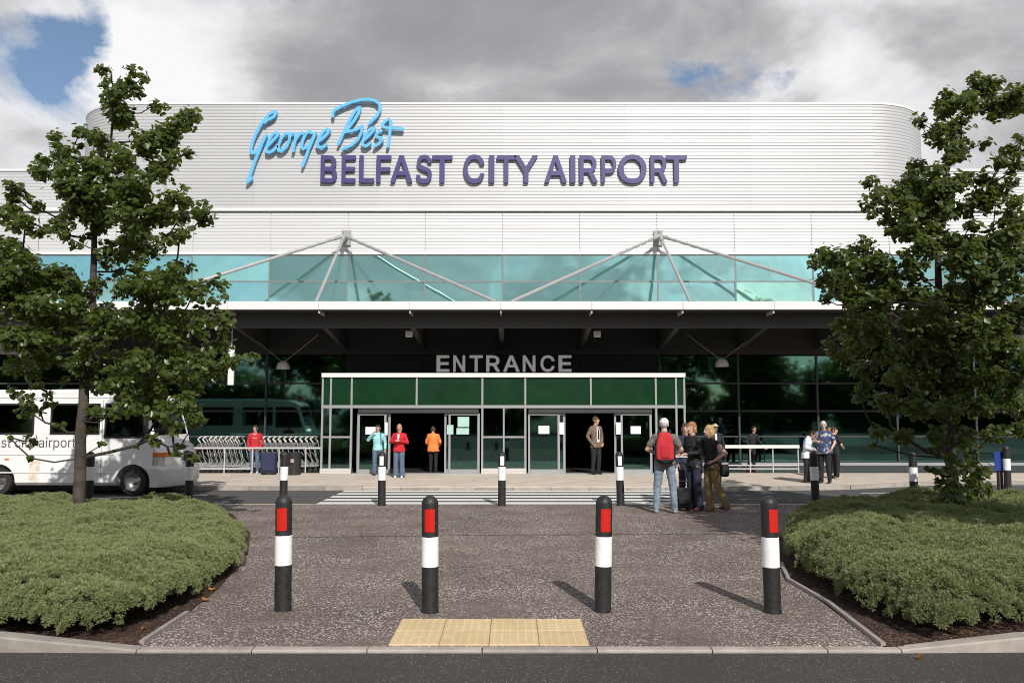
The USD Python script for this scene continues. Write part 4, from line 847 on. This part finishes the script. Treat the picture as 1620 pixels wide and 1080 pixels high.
# ------------------------------------------------------------------ luggage trolleys, rails, cases, bin
TY = 24.0
def trolley(loc, label, group):
    t = thing('luggage_trolley', label, 'trolley', loc=loc, group=group)
    for q in (-1, 1):
        part(t, 'side_frame', [poly([(-0.42, q * 0.27, 0.16), (0.30, q * 0.27, 0.20), (0.36, q * 0.27, 0.30), (0.20, q * 0.29, 0.92)], 0.012, 6), rod((0.30, q * 0.27, 0.24), (0.02, q * 0.27, 0.60), 0.009, 5)], 'chrome', 40)
    part(t, 'handle', poly([(0.20, -0.30, 0.90), (0.13, -0.32, 0.99), (0.19, -0.28, 1.06), (0.19, 0.28, 1.06), (0.13, 0.32, 0.99), (0.20, 0.30, 0.90)], 0.020, 8), 'lamp', 40)
    part(t, 'basket', [rod((0.20, y, 0.88), (-0.02, y, 0.70), 0.006, 5) for y in np.linspace(-0.26, 0.26, 6)] + [rod((-0.02, -0.27, 0.70), (-0.02, 0.27, 0.70), 0.009, 5), rod((-0.02, -0.27, 0.70), (-0.02, -0.27, 0.86), 0.007, 5), rod((-0.02, 0.27, 0.70), (-0.02, 0.27, 0.86), 0.007, 5)], 'chrome')
    part(t, 'platform', [rod((-0.44, y, 0.155), (0.32, y, 0.19), 0.009, 5) for y in np.linspace(-0.24, 0.24, 5)] + [rod((-0.44, -0.27, 0.155), (-0.44, 0.27, 0.155), 0.014, 6)], 'chrome')
    for x, y in ((-0.36, 0.0), (0.28, -0.25), (0.28, 0.25)):
        w = lathe([(0.0, 0), (0.06, 0), (0.07, 0.012), (0.07, 0.026), (0.06, 0.038), (0.0, 0.038)], 14); w.apply_transform(trimesh.transformations.rotation_matrix(math.pi / 2, [1, 0, 0])); w.apply_translation([x, y + 0.02, 0.07])
        part(t, 'wheel', w, 'black', 40)
    return t
TL = 'nested wire luggage trolley with pale handle in the row left of the porch'
xa, xb = G(318, 745, ZP)[0], G(492, 745, ZP)[0]
tro = trolley((xa, TY + 0.25, ZP), TL, 'row of nested luggage trolleys')
for k in range(1, 22):
    if k in (8, 9): continue
    dup(tro, (xa + (xb - xa) * k / 21, TY + 0.25 + rng.normal(0, 0.01), ZP), rng.normal(0, 1.5))
r0, r1 = P(305, 708, 23.62), P(508, 708, 23.62)
t = thing('trolley_rail', 'pale tubular rail on posts along the front of the luggage trolleys', 'rail', loc=(r0[0], 23.62, ZP))
part(t, 'top_rail', rod((r0[0], 23.62, r0[2] - .01), (r1[0], 23.62, r0[2] - .01), 0.028, 8), 'steel', 40, world=True)
for u in (310, 356, 400, 442, 484): part(t, 'post', rod((P(u, 700, 23.62)[0], 23.62, ZP), (P(u, 700, 23.62)[0], 23.62, r0[2] - .02), 0.02, 8), 'steel', 40, world=True)
part(t, 'lower_rail', rod((r0[0], 23.62, ZP + 0.14), (P(398, 700, 23.62)[0], 23.62, ZP + 0.14), 0.025, 8), 'steel', 40, world=True)
RY = 23.9
t = thing('barrier_rail', 'pale flat topped barrier rail right of the porch', 'rail', loc=(P(1140, 706, RY)[0], RY, ZP))
zt_ = P(1200, 706, RY)[2]
part(t, 'top_rail', cbox(P(1138, 706, RY)[0], P(1264, 706, RY)[0], RY - 0.06, RY + 0.06, zt_ - 0.055, zt_ + 0.045, 0.012), 'trim', world=True)
for u in (1140, 1186, 1222, 1262): part(t, 'post', rod((P(u, 700, RY)[0], RY, ZP), (P(u, 700, RY)[0], RY, zt_ - 0.05), 0.018, 8), 'steel', 40, world=True)
for z in (0.22, 0.12): part(t, 'lower_rail', rod((P(1140, 706, RY)[0], RY, ZP + z), (P(1262, 706, RY)[0], RY, ZP + z), 0.018, 6), 'steel', 40, world=True)

def suitcase(loc, w, d, h, mat_, label, rotz=0, handle=0.0):
    t = thing('suitcase', label, 'suitcase', loc=loc, rotz=rotz)
    part(t, 'shell', cbox(-w / 2, w / 2, -d / 2, d / 2, 0.05, h, 0.035), mat_, 20)
    part(t, 'front_pocket', cbox(-w * .38, w * .38, -d / 2 - 0.035, -d / 2 - 0.001, 0.12, h * 0.62, 0.02), mat_, 20)
    part(t, 'handle', poly([(-0.09, 0.03, h - 0.01), (-0.085, 0.03, h + 0.03 + handle), (0.085, 0.03, h + 0.03 + handle), (0.09, 0.03, h - 0.01)], 0.011, 6), 'black', 40)
    for x in (-w / 2 + 0.05, w / 2 - 0.05):
        wl = lathe([(0, 0), (0.035, 0), (0.035, 0.03), (0, 0.03)], 12); wl.apply_transform(trimesh.transformations.rotation_matrix(math.pi / 2, [0, 1, 0])); wl.apply_translation([x - 0.015, d / 2 - 0.02, 0.035]); part(t, 'wheel', wl, 'black')
    part(t, 'foot', [cbox(x - 0.02, x + 0.02, -d / 2 + 0.02, -d / 2 + 0.06, 0.0, 0.055, 0.005) for x in (-w / 2 + 0.06, w / 2 - 0.06)], 'black')
M['navy'] = plain('navy_fabric', (0.022, 0.026, 0.072), 0.8, var=0.15, scale=20)
M['black_fabric'] = plain('black_fabric', (0.014, 0.014, 0.016), 0.85, var=0.2, scale=14)
suitcase((P(425, 740, 23.25)[0], 23.25, ZP), 0.42, 0.26, 0.62, M['navy'], 'navy blue suitcase standing beside the boy in the red shirt')
suitcase((P(1287, 740, 20.6)[0], 20.6, ZP), 0.36, 0.24, 0.50, M['black_fabric'], 'black wheeled suitcase beside the person in the white jacket', 15, 0.25)
suitcase((P(1083, 790, 15.4)[0], 15.4, 0.022), 0.30, 0.20, 0.42, M['black_fabric'], 'small black case standing between the legs of the group with the rucksack', -10, 0.1)
b_ = (P(465, 740, 23.2)[0], 23.2, ZP)
t = thing('litter_bin', 'round black litter bin in front of the luggage trolleys', 'bin', loc=b_)
part(t, 'drum', lathe([(0.0, 0), (0.19, 0), (0.20, 0.02), (0.20, 0.48), (0.19, 0.50)], 24), 'black', 40); part(t, 'lid', lathe([(0.205, 0.50), (0.21, 0.53), (0.21, 0.60), (0.17, 0.64), (0.0, 0.65)], 24), 'black', 40)
part(t, 'badge', cbox(-0.045, 0.045, -0.205, -0.196, 0.36, 0.46, 0.002), 'kerb')

# ------------------------------------------------------------------ people
SKIN = [plain('skin', (0.50, 0.29, 0.20), 0.55, var=0.08, scale=12), plain('skin_fair', (0.56, 0.34, 0.25), 0.55, var=0.08, scale=12)]
cloth_made = {}
def cloth(c, rough=0.85):
    k = tuple(c)
    if k not in cloth_made: cloth_made[k] = plain(f'cloth_{len(cloth_made):02d}', c, rough, var=0.16, scale=9, bump=0.006, bscale=22)
    return cloth_made[k]
def sph(p, r, n=12): return MF.sphere(1.0, n).scale([r, r, r] if np.ndim(r) == 0 else list(map(float, r))).translate(list(map(float, p)))
def hull(*a): return MF.batch_hull(list(a))
def limb(ps, rs, n=12): return [hull(sph(ps[i], rs[i], n), sph(ps[i + 1], rs[i + 1], n)) for i in range(len(ps) - 1)]
def soft(m, length, it):
    t = tm(m.refine_to_length(length)); t.merge_vertices(); trimesh.smoothing.filter_taubin(t, lamb=0.5, nu=0.53, iterations=it); return t
def hand(w, d, palm_n, side):
    """palm, four unequal bent fingers and a thumb at the wrist w, pointing along d"""
    d = d / np.linalg.norm(d); pn = palm_n - d * (palm_n @ d); pn /= np.linalg.norm(pn) + 1e-9; a = np.cross(d, pn) * side
    out = [hull(sph(w, .024, 8), sph(w + d * .03 + a * .022, .015, 8), sph(w + d * .03 - a * .022, .014, 8)), hull(*[sph(w + d * x + a * y, .0135, 8) for x in (.03, .088) for y in (-.027, .027)])]
    for k, (off, l) in enumerate(((.030, .068), (.010, .078), (-.010, .073), (-.029, .058))):
        b = w + d * .088 + a * off; c1 = b + d * l * .5 + pn * .008; c2 = c1 + d * l * .38 + pn * .026
        out += limb([b, c1, c2], [.0095, .0088, .0075], 8)
    b = w + d * .03 + a * .026; c1 = b + d * .035 + a * .028 + pn * .006; out += limb([b, c1, c1 + d * .03 + a * .006 + pn * .012], [.0115, .0105, .0085], 8)
    return out
POSE = dict(sR=(-.168, 0, 1.388), eR=(-.235, .03, 1.13), wR=(-.225, -.05, .89), sL=(.168, 0, 1.388), eL=(.235, .03, 1.13), wL=(.225, -.05, .89),
            hR=(-.09, 0, .91), kR=(-.10, -.02, .49), aR=(-.11, .03, .075), hL=(.09, 0, .91), kL=(.10, -.02, .49), aL=(.11, .03, .075), lean=(0, 0), head=(0, -.015, 0), hyaw=0, tilt=0)
def person(u, v, z0, vtop, yaw, label, top, legs, shoes, hair, pose={}, sleeve='long', skin=0, hem=0.88, flare=0.0, bulk=1.0, cap=None, extras=(), loc=None, height=None, seated=False, group=None):
    q = {**POSE, **pose}
    base = G(u, v, z0) if loc is None else np.array(loc, float)
    S_ = ((P(u, vtop, base[1])[2] - z0) if height is None else height) / 1.755
    t = thing('person', label, 'person', loc=base, rotz=yaw, group=group)
    lx, ly = q['lean']
    J = {k: np.array(x, float) for k, x in q.items() if k[0] in 'sewhka' and len(k) == 2}
    def sh(p):
        k = max(0.0, (p[2] - 0.95) / 0.5); return np.array(p) + [lx * k, ly * k, -0.35 * (lx * lx + ly * ly) * k]
    for k in ('sR', 'sL'): J[k] = sh(J[k])
    nb = sh((0, .01, 1.47)); hd = sh((0, 0, 1.6)) + np.array(q['head']) ; nt = hd + [0, .015, -.07]
    tor = [((0, 0, .90), (.150, .105, .07)), ((0, -.005, 1.08), (.135, .095, .06)), ((0, 0, 1.28), (.160, .112, .08)), ((0, .01, 1.405), (.165, .078, .045))]
    def torso(o, b=1.0): 
        E = [sph(sh(p), (np.array(r) * [b, b, 1]) + o, 20) for p, r in tor]; return [hull(E[i], E[i + 1]) for i in range(3)]
    def arm(s, o, to):
        ps = [J['s' + s], J['e' + s], J['w' + s]]; rs = [.052 + o, .041 + o, .028 + o]
        if to == 'short':
            m = ps[0] + (ps[1] - ps[0]) * .62; return limb([ps[0], m], [.056 + o, .055 + o])
        if to == 'none': return limb([ps[0], ps[0] + (ps[1] - ps[0]) * .18], [.052 + o, .046 + o])
        return limb(ps, rs)
    def leg(s, o, f=0.0): return limb([J['h' + s], J['k' + s], J['a' + s] + ([0, 0, 0] if not f else [0, 0, -.02])], [.085 + o, .056 + o + f * .25, .040 + o + f])
    # head, turned about its own centre
    ya = math.radians(q['hyaw']); c_, s__ = math.cos(ya), math.sin(ya)
    def hp(x, y, z): return hd + np.array([x * c_ - y * s__, x * s__ + y * c_, z]) + [0, -q['tilt'] * z, 0]
    def ell(x, y, z, r): return MF.sphere(1.0, 20).scale(list(map(float, r))).rotate([math.degrees(q['tilt']), 0, q['hyaw']]).translate(list(hp(x, y, z)))
    head = [ell(0, .012, .045, (.074, .094, .098)), hull(ell(0, -.02, .02, (.064, .068, .075)), ell(0, -.045, -.075, (.034, .036, .030))), hull(sph(hp(0, -.088, .045), .008, 8), sph(hp(0, -.108, .0), .013, 8), sph(hp(-.014, -.088, -.005), .008, 8), sph(hp(.014, -.088, -.005), .008, 8)),
            hull(sph(hp(-.022, -.092, -.040), .007, 8), sph(hp(.022, -.092, -.040), .007, 8)), hull(sph(hp(-.035, -.076, .058), .012, 8), sph(hp(.035, -.076, .058), .012, 8))]
    for sx in (-1, 1): head.append(MF.sphere(1.0, 10).scale([.012, .024, .034]).rotate([0, 0, q['hyaw']]).translate(list(hp(sx * .076, .015, .015))))
    core = MF.batch_boolean(torso(0, bulk) + arm('R', 0, 'long') + arm('L', 0, 'long') + leg('R', 0) + leg('L', 0) + limb([nb + [0, 0, -.04], nt], [.062, .054]), manifold3d.OpType.Add)
    for s_ in 'RL':
        core = core + hull(sph(J['a' + s_], .042, 10), sph(J['a' + s_] + [0, .02, -.045], .030, 10)) + hull(sph(J['a' + s_] + [0, -.0, -.04], .032, 10), sph(J['a' + s_] + [0, -.13, -.052], .022, 10))
    bm = soft(core, 0.045, 6)
    full = MF(manifold3d.Mesh(np.asarray(bm.vertices, np.float32), np.asarray(bm.faces, np.uint32)))
    if full.is_empty(): full = core
    hands = []
    for s_, sd in (('R', -1), ('L', 1)):
        d = J['w' + s_] - J['e' + s_]; hands += hand(J['w' + s_], d, np.array([-sd * .8, -.5, 0.1]) if d[2] < -.1 else np.array([0, 0, -1.0]) + np.array([-sd * .3, 0, 0]), -sd)
    bm = tm(MF.batch_boolean([full] + head + hands, manifold3d.OpType.Add))
    def folds(m, amp):
        n_ = m.vertex_normals; z_ = m.vertices * [14, 14, 22] + [u * .37, v * .11, 0]
        m.vertices = m.vertices + n_ * ((meshkit.fbm(z_, 2, 5) - .5) * 2 * amp)[:, None]; return m
    def put(name, m, material, smooth=50, label=None):
        m = tm(m).copy(); m.apply_scale(S_); return part(t, name, m, material, smooth, label)
    put('body', bm, SKIN[skin])
    put('eyes', [tm(sph(hp(sx * .030, -.079, .036), .0095, 8)) for sx in (-1, 1)], 'dark'); put('mouth', tm(hull(sph(hp(-.018, -.098, -.040), .0045, 6), sph(hp(.018, -.098, -.040), .0045, 6))), cloth((.32, .10, .09)))
    # clothes
    low = hull(sph(sh((0, 0, .95)), (.155 * bulk + .02, .115 * bulk + .02, .06), 20), sph((0, 0, hem), (.165 * bulk + .02, .118 * bulk + .02, .035), 20))
    garment = torso(.019, bulk) + [low] + [hull(sph(sh((0, .01, 1.405)), (.16, .078, .05), 16), sph(nb + [0, 0, -.03], .074, 12))] + arm('R', .015, sleeve) + arm('L', .015, sleeve)
    put('top', folds(soft(MF.batch_boolean(garment, manifold3d.OpType.Add), .028, 8), .016), top, 80)
    tr = [hull(sph((0, 0, .96), (.150 * bulk + .012, .108 * bulk + .012, .05), 16), sph(J['hR'] + [0.01, 0, -.02], .098, 12), sph(J['hL'] + [-.01, 0, -.02], .098, 12))] + leg('R', .016, flare) + leg('L', .016, flare)
    put('trousers', folds(soft(MF.batch_boolean(tr, manifold3d.OpType.Add), .028, 8), .013), legs, 80)
    for s_ in 'RL':
        a = J['a' + s_]; k = a - J['k' + s_]; f = np.array([0, -1.0, 0]) 
        m = hull(sph(a + [0, .025, -.035], .040, 10), sph(a + [0, -.10, -.042], .040, 10), sph(a + [0, -.155, -.052], .028, 10)); zz = min(0.0, a[2] - .075)
        m = m.trim_by_plane([0, 0, 1], float(a[2] - .075)); put('shoe', m, shoes)
    style, hm = hair
    if style:
        sk = ell(0, .014, .050, (.083, .103, .104))
        cut = MF.cube([.4, .4, .4], True).rotate([18, 0, 0]).translate([0, -.235, -.115 if style != 'bald' else .0]).rotate([math.degrees(q['tilt']), 0, q['hyaw']]).translate(list(hp(0, 0, 0)))
        face = MF.cube([.26, .16, .22], True).translate([0, -.125, -.045]).rotate([math.degrees(q['tilt']), 0, q['hyaw']]).translate(list(hp(0, 0, 0)))
        chin = MF.cube([.4, .4, .4], True).translate([0, 0, -.245]).rotate([math.degrees(q['tilt']), 0, q['hyaw']]).translate(list(hp(0, 0, 0)))
        hmesh = sk - face - chin
        if style == 'long': hmesh = hmesh + hull(ell(0, .04, .03, (.088, .08, .06)), ell(0, .055, -.10, (.098, .062, .05)), ell(0, .06, -.19, (.085, .045, .03))) - face
        if style == 'bob': hmesh = hmesh + hull(ell(0, .03, .03, (.088, .085, .06)), ell(0, .045, -.06, (.088, .065, .04))) - face
        hm_ = tm(hmesh.refine_to_length(.022)); hm_.merge_vertices()
        nz = meshkit.fbm(hm_.vertices * [55, 55, 18], 2, int(u)); hm_.vertices = hm_.vertices + (hm_.vertices - hd) * ((nz - .5) * .16)[:, None]
        put('hair', hm_, hm, 60)
    if cap is not None:
        dome = ell(0, .012, .058, (.086, .106, .090)) - MF.cube([.5, .5, .3], True).translate([0, 0, -.095]).rotate([math.degrees(q['tilt']), 0, q['hyaw']]).translate(list(hp(0, 0, 0)))
        brim_s = cap[1]
        brim = MF.cylinder(.012, .075, .078, 24).scale([1, 1.15, 1]).translate([0, -.075 * brim_s, .055]).rotate([math.degrees(q['tilt']), 0, q['hyaw']]).translate(list(hp(0, 0, 0)))
        put('cap', (dome + brim), cap[0], 40)
    for nm, fn, mm in extras: put(nm, fn(J, sh, hp), mm, 40)
    return t, S_, base

def strip(pts, w, d=.006):
    """a narrow band over the chest (tie, strap, shirt front)"""
    return lambda J, sh, hp: [tm(hull(*[sph(sh(np.array(p) + [sx * ww, 0, 0]), (.007, d, .007), 8) for p, ww in ((pts[i], w[i]), (pts[i + 1], w[i + 1])) for sx in (-1, 1)])) for i in range(len(pts) - 1)]
BLK, NAVY, JEAN, JEANL, TAN = cloth((.013, .013, .015)), cloth((.020, .022, .045)), cloth((.095, .135, .20)), cloth((.19, .245, .30)), cloth((.235, .155, .070))
RED, WHITE, SHOE, SHOEW = cloth((.50, .022, .030)), cloth((.68, .68, .70)), cloth((.020, .016, .014), .5), cloth((.62, .62, .62))
HB, HD, HY, HG, HR_ = cloth((.075, .042, .024)), cloth((.022, .016, .013)), cloth((.40, .27, .12)), cloth((.55, .53, .50)), cloth((.30, .15, .06))
person(402, 748.5, ZP, 671.5, 8, 'person in a red football shirt and jeans leaning by the luggage trolleys', RED, JEAN, SHOEW, ('short', HD), dict(eR=(-.25, .06, 1.14), wR=(-.20, -.08, .93), eL=(.25, .06, 1.14), wL=(.20, -.08, .93), hyaw=-20, aR=(-.07, -.06, .075), kR=(-.09, -.04, .49)), sleeve='long',
       extras=[('shirt_print', strip([(-.07, -.135, 1.275), (.07, -.135, 1.275)], [.005, .005]), WHITE), ('collar', strip([(-.05, -.09, 1.44), (0, -.118, 1.39), (.05, -.09, 1.44)], [.006, .006, .006]), WHITE)])
person(597, 751.5, ZP, 671, 5, 'woman in a light blue top and jeans raising a hand to her face', cloth((.30, .60, .63)), JEAN, SHOE, ('bob', HD), dict(eR=(-.33, -.05, 1.22), wR=(-.16, -.20, 1.44), eL=(.25, .05, 1.14), wL=(.25, -.02, .92), hyaw=-12), flare=.015, skin=1,
       extras=[('bag_strap', strip([(.10, -.10, 1.44), (.115, -.135, 1.28), (.125, -.13, 1.10)], [.012, .012, .012]), cloth((.02, .12, .11))), ('neckline', strip([(-.04, -.095, 1.43), (.04, -.095, 1.43)], [.006, .006]), WHITE)])
person(631, 755.5, ZP, 670, -6, 'woman in a red jacket and flared jeans holding something at her chest', cloth((.52, .012, .025)), JEAN, SHOEW, ('bob', HY), dict(eR=(-.28, -.02, 1.15), wR=(-.07, -.22, 1.20), eL=(.28, -.02, 1.15), wL=(.07, -.22, 1.21), hyaw=8, tilt=.15), flare=.035, bulk=1.12, hem=.86, skin=1,
       extras=[('shirt_front', strip([(0, -.105, 1.42), (0, -.145, 1.28), (0, -.14, 1.22)], [.03, .02, .012]), WHITE)])
person(685, 747, ZP, 673, 176, 'person in a bright orange work jacket walking in at the open door', cloth((.85, .24, .055)), BLK, SHOE, ('short', HB), dict(eR=(-.27, -.02, 1.14), wR=(-.20, -.16, .98), eL=(.27, -.02, 1.14), wL=(.20, -.16, .98), aL=(.11, -.10, .075), kL=(.10, -.08, .49), tilt=.3, head=(.02, -.05, -.02)), bulk=1.28, hem=.80,
       extras=[('jacket_hem', strip([(-.14, .155, .80), (.14, .155, .80)], [.012, .012], .008), cloth((.50, .03, .03)))])
person(943, 750, ZP, 658, 32, 'man in an open brown jacket and tie standing in the open doorway', cloth((.165, .115, .085)), BLK, SHOE, ('short', HB), dict(eR=(-.27, .06, 1.14), wR=(-.19, -.06, .94), eL=(.27, .06, 1.14), wL=(.19, -.06, .94), hyaw=35), hem=.82, bulk=1.05,
       extras=[('shirt_front', strip([(0, -.095, 1.44), (0, -.132, 1.28), (0, -.122, 1.08), (0, -.13, .98)], [.032, .048, .045, .038]), WHITE), ('tie', strip([(0, -.108, 1.44), (0, -.146, 1.28), (0, -.136, 1.06)], [.008, .014, .018]), NAVY), ('badge', strip([(.02, -.15, 1.02), (.05, -.148, 1.02)], [.004, .004]), WHITE)])
m6, s6, b6 = person(1053, 811, .022, 660, 172, 'man in a grey T-shirt, jeans and white cap seen from behind', cloth((.155, .142, .125)), JEANL, cloth((.30, .28, .26)), ('short', HG), dict(eR=(-.31, -.02, 1.16), wR=(-.20, -.24, 1.08), eL=(.32, -.02, 1.16), wL=(.20, -.24, 1.10), aR=(-.17, .03, .075), kR=(-.14, -.02, .49), aL=(.17, .03, .075), kL=(.14, -.02, .49), tilt=.12), sleeve='short', skin=1, bulk=1.14, cap=(cloth((.85, .84, .82)), 1.0), hem=.90)
person(1086, 797, .022, 668, 20, 'person in a dark navy suit half hidden behind the woman in black', NAVY, NAVY, SHOE, ('bob', HB), dict(hyaw=-35), flare=.02, skin=1, extras=[('shirt_front', strip([(-.01, -.10, 1.44), (0, -.135, 1.28)], [.03, .012]), WHITE)])
person(1100, 807, .022, 666, -62, 'woman with reddish blond hair in a black top and black trousers', BLK, NAVY, cloth((.10, .035, .02)), ('bob', HR_), dict(eR=(-.24, -.03, 1.14), wR=(-.15, -.26, 1.10), eL=(.24, -.02, 1.14), wL=(.12, -.25, 1.12), hyaw=10, lean=(0, -.03)), flare=.015, skin=1, bulk=.98)
person(1127, 809, .022, 671, -70, 'woman with long blond hair, black sleeveless top and tan trousers, hand on hip', BLK, TAN, cloth((.06, .035, .025)), ('long', HY), dict(eL=(.36, .10, 1.18), wL=(.19, -.06, 1.03), eR=(-.24, 0, 1.14), wR=(-.17, -.16, .98), aL=(.12, .26, .13), kL=(.10, .07, .50), hyaw=-5, lean=(0, -.02)), sleeve='none', flare=.03, skin=1, bulk=.98, hem=.86,
       extras=[('hip_bag', lambda J, sh, hp: [tm(hull(*[sph((.16 + dx, .13 + dy, z), .03, 8) for dx in (0, .06) for dy in (0, .10) for z in (.74, .92)]))], BLK)])
person(1133, 762, ZP, 669, -10, 'man in a pale cap and dark blazer behind the blond woman', cloth((.018, .018, .024)), BLK, SHOE, ('short', HB), dict(eR=(-.26, -.03, 1.15), wR=(-.10, -.22, 1.10), hyaw=25), cap=(cloth((.55, .47, .32)), 1.0), extras=[('shirt_front', strip([(0, -.10, 1.44), (0, -.135, 1.28), (0, -.128, 1.12)], [.04, .04, .03]), WHITE)])
person(1190, 746, ZP, 673, 30, 'person in dark clothes leaning with one arm on the barrier rail', BLK, BLK, cloth((.12, .03, .03)), ('short', HD), dict(eL=(.34, -.06, 1.17), wL=(.44, -.22, .96), eR=(-.25, 0, 1.14), wR=(-.22, -.12, .95), lean=(.05, -.06), hyaw=-15, aR=(-.16, .10, .075)), hem=.84)
person(1277, 763, ZP, 677, 55, 'person in a white jacket and black trousers looking down', cloth((.66, .69, .74)), BLK, SHOE, ('short', HD), dict(eR=(-.24, -.05, 1.14), wR=(-.10, -.25, 1.08), eL=(.24, -.06, 1.14), wL=(.08, -.27, 1.06), lean=(0, -.10), tilt=.5, head=(0, -.09, -.05)), hem=.80, bulk=1.12, extras=[('collar', strip([(-.05, -.10, 1.43), (0, -.125, 1.38), (.05, -.10, 1.43)], [.008, .008, .008]), NAVY)])
PAT = mat('patterned_shirt', {'t': ('texture_coordinate', {}), 'v': ('voronoi_texture', {'scale': 16.0}), 's': ('separate_color', {}), 'r': ('rgb_ramp', {'ramp': [(0.0, (.03, .05, .13)), (.55, (.05, .08, .18)), (.62, (.42, .42, .42)), (.8, (.30, .26, .18)), (.84, (.03, .05, .12)), (1, (.03, .05, .12))]}), 'p': ('principled_bsdf', {'roughness': .85})}, [('t.object', 'v.vector'), ('v.color', 's.color'), ('s.r', 'r.fac'), ('r.color', 'p.base_color')])
person(1306, 764, ZP, 665, -38, 'large white-haired man in a patterned blue short-sleeved shirt', PAT, BLK, SHOE, ('short', HG), dict(eL=(.29, .02, 1.15), wL=(.24, -.14, .97), eR=(-.29, -.05, 1.18), wR=(-.12, -.26, 1.18), hyaw=15, tilt=.1), sleeve='short', skin=1, bulk=1.28, hem=.84)
person(1315, 755, ZP, 676, 60, 'person in black behind the white-haired man, fair face turned right', BLK, BLK, SHOE, ('short', HR_), dict(hyaw=15), skin=1)
person(1322, 757, ZP, 675, 118, 'person in dark clothes with fair skin standing right of the white-haired man', BLK, BLK, cloth((.50, .38, .30)), ('short', HB), dict(eR=(-.25, -.05, 1.15), wR=(-.16, -.22, 1.08), aL=(.12, -.14, .075), kL=(.10, -.10, .49), hyaw=-60), sleeve='short', skin=1, extras=[('pink_scarf', strip([(-.07, -.09, 1.44), (0, -.12, 1.40), (.07, -.09, 1.44)], [.014, .014, .014]), cloth((.62, .35, .38)))])
# someone sitting in the minibus cab
ca, sa = math.cos(math.radians(BA)), math.sin(math.radians(BA)); lx_, ly_ = -0.42, 0.55
person(0, 0, 0, 0, 35, 'person in a red top sitting in the cab of the minibus', cloth((.48, .03, .035)), NAVY, SHOE, ('short', HD), dict(kR=(-.12, -.40, .90), kL=(.12, -.40, .90), aR=(-.12, -.42, .50), aL=(.12, -.42, .50), eR=(-.26, -.04, 1.16), wR=(-.16, -.25, 1.22), eL=(.26, -.04, 1.16), wL=(.16, -.25, 1.22), hyaw=-20), loc=(w0[0] + lx_ * ca - ly_ * sa, w0[1] + lx_ * sa + ly_ * ca, 0.27), height=1.62,
       extras=[('scarf', strip([(-.06, -.10, 1.42), (.02, -.135, 1.33), (.09, -.14, 1.28)], [.016, .02, .016]), cloth((.45, .55, .68)))])
# the red rucksack on the man's back
ang = math.radians(172); R2 = np.array([[math.cos(ang), -math.sin(ang)], [math.sin(ang), math.cos(ang)]])
t = thing('rucksack', 'red and black rucksack worn by the man in the white cap', 'rucksack', loc=b6, rotz=172)
def rs_(name, m, mm, sm=50):
    m = tm(m).copy(); m.apply_scale(s6); part(t, name, m, mm, sm)
bag = hull(sph((-.07, .20, 1.42), (.045, .05, .06), 14), sph((.07, .20, 1.42), (.045, .05, .06), 14), sph((-.10, .22, 1.02), (.06, .07, .06), 14), sph((.10, .22, 1.02), (.06, .07, .06), 14), sph((-.12, .20, 1.22), (.05, .06, .08), 14), sph((.12, .20, 1.22), (.05, .06, .08), 14))
rs_('bag', bag, RED); 
rs_('base', hull(sph((-.11, .205, 1.0), (.07, .075, .05), 12), sph((.11, .205, 1.0), (.07, .075, .05), 12), sph((0, .20, .94), (.12, .07, .04), 12)), BLK)
for sx in (-1, 1): rs_('side_pocket', tm(hull(sph((sx * .155, .19, 1.05), (.035, .06, .05), 10), sph((sx * .15, .185, 1.28), (.028, .05, .06), 10))), BLK)
rs_('front_pocket', hull(sph((-.06, .285, 1.06), (.035, .02, .05), 10), sph((.06, .285, 1.06), (.035, .02, .05), 10), sph((-.055, .27, 1.22), (.035, .02, .04), 10), sph((.055, .27, 1.22), (.035, .02, .04), 10)), cloth((.42, .016, .022)))
for sx in (-1, 1): rs_('strap', [tm(x) for x in limb([(sx * .085, .16, 1.45), (sx * .105, .03, 1.515), (sx * .115, -.11, 1.42), (sx * .125, -.15, 1.24), (sx * .15, .02, 1.06), (sx * .13, .16, 1.02)], [.020] * 6, 8)], BLK)
# the map held by the group
hx = P(1077, 722, 15.0)
t = single('map', cbox(hx[0] - .11, hx[0] + .11, 14.9, 15.05, hx[2] - .006, hx[2] + .006, .002), 'paper', 'folded pale sheet held between the man with the rucksack and the women', 'paper')

# a belt of trees behind the camera: what the dark glazing mirrors
g = np.random.default_rng(91)
nb = 420; cs = np.column_stack([g.uniform(-75, 75, nb), g.uniform(-34, -26, nb), g.uniform(0.3, 8.6, nb)]); cs[:, 2] *= 0.88 + 0.25 * meshkit.noise(np.column_stack([cs[:, 0] * .15, cs[:, 0] * 0, cs[:, 0] * 0]), 3)
single('tree_belt', leaves(cs, g.uniform(1.2, 2.2, nb), 5.0, 0.5, g), 'leaf_dark', 'belt of dense trees across the road behind the camera', 'trees', kind='stuff')
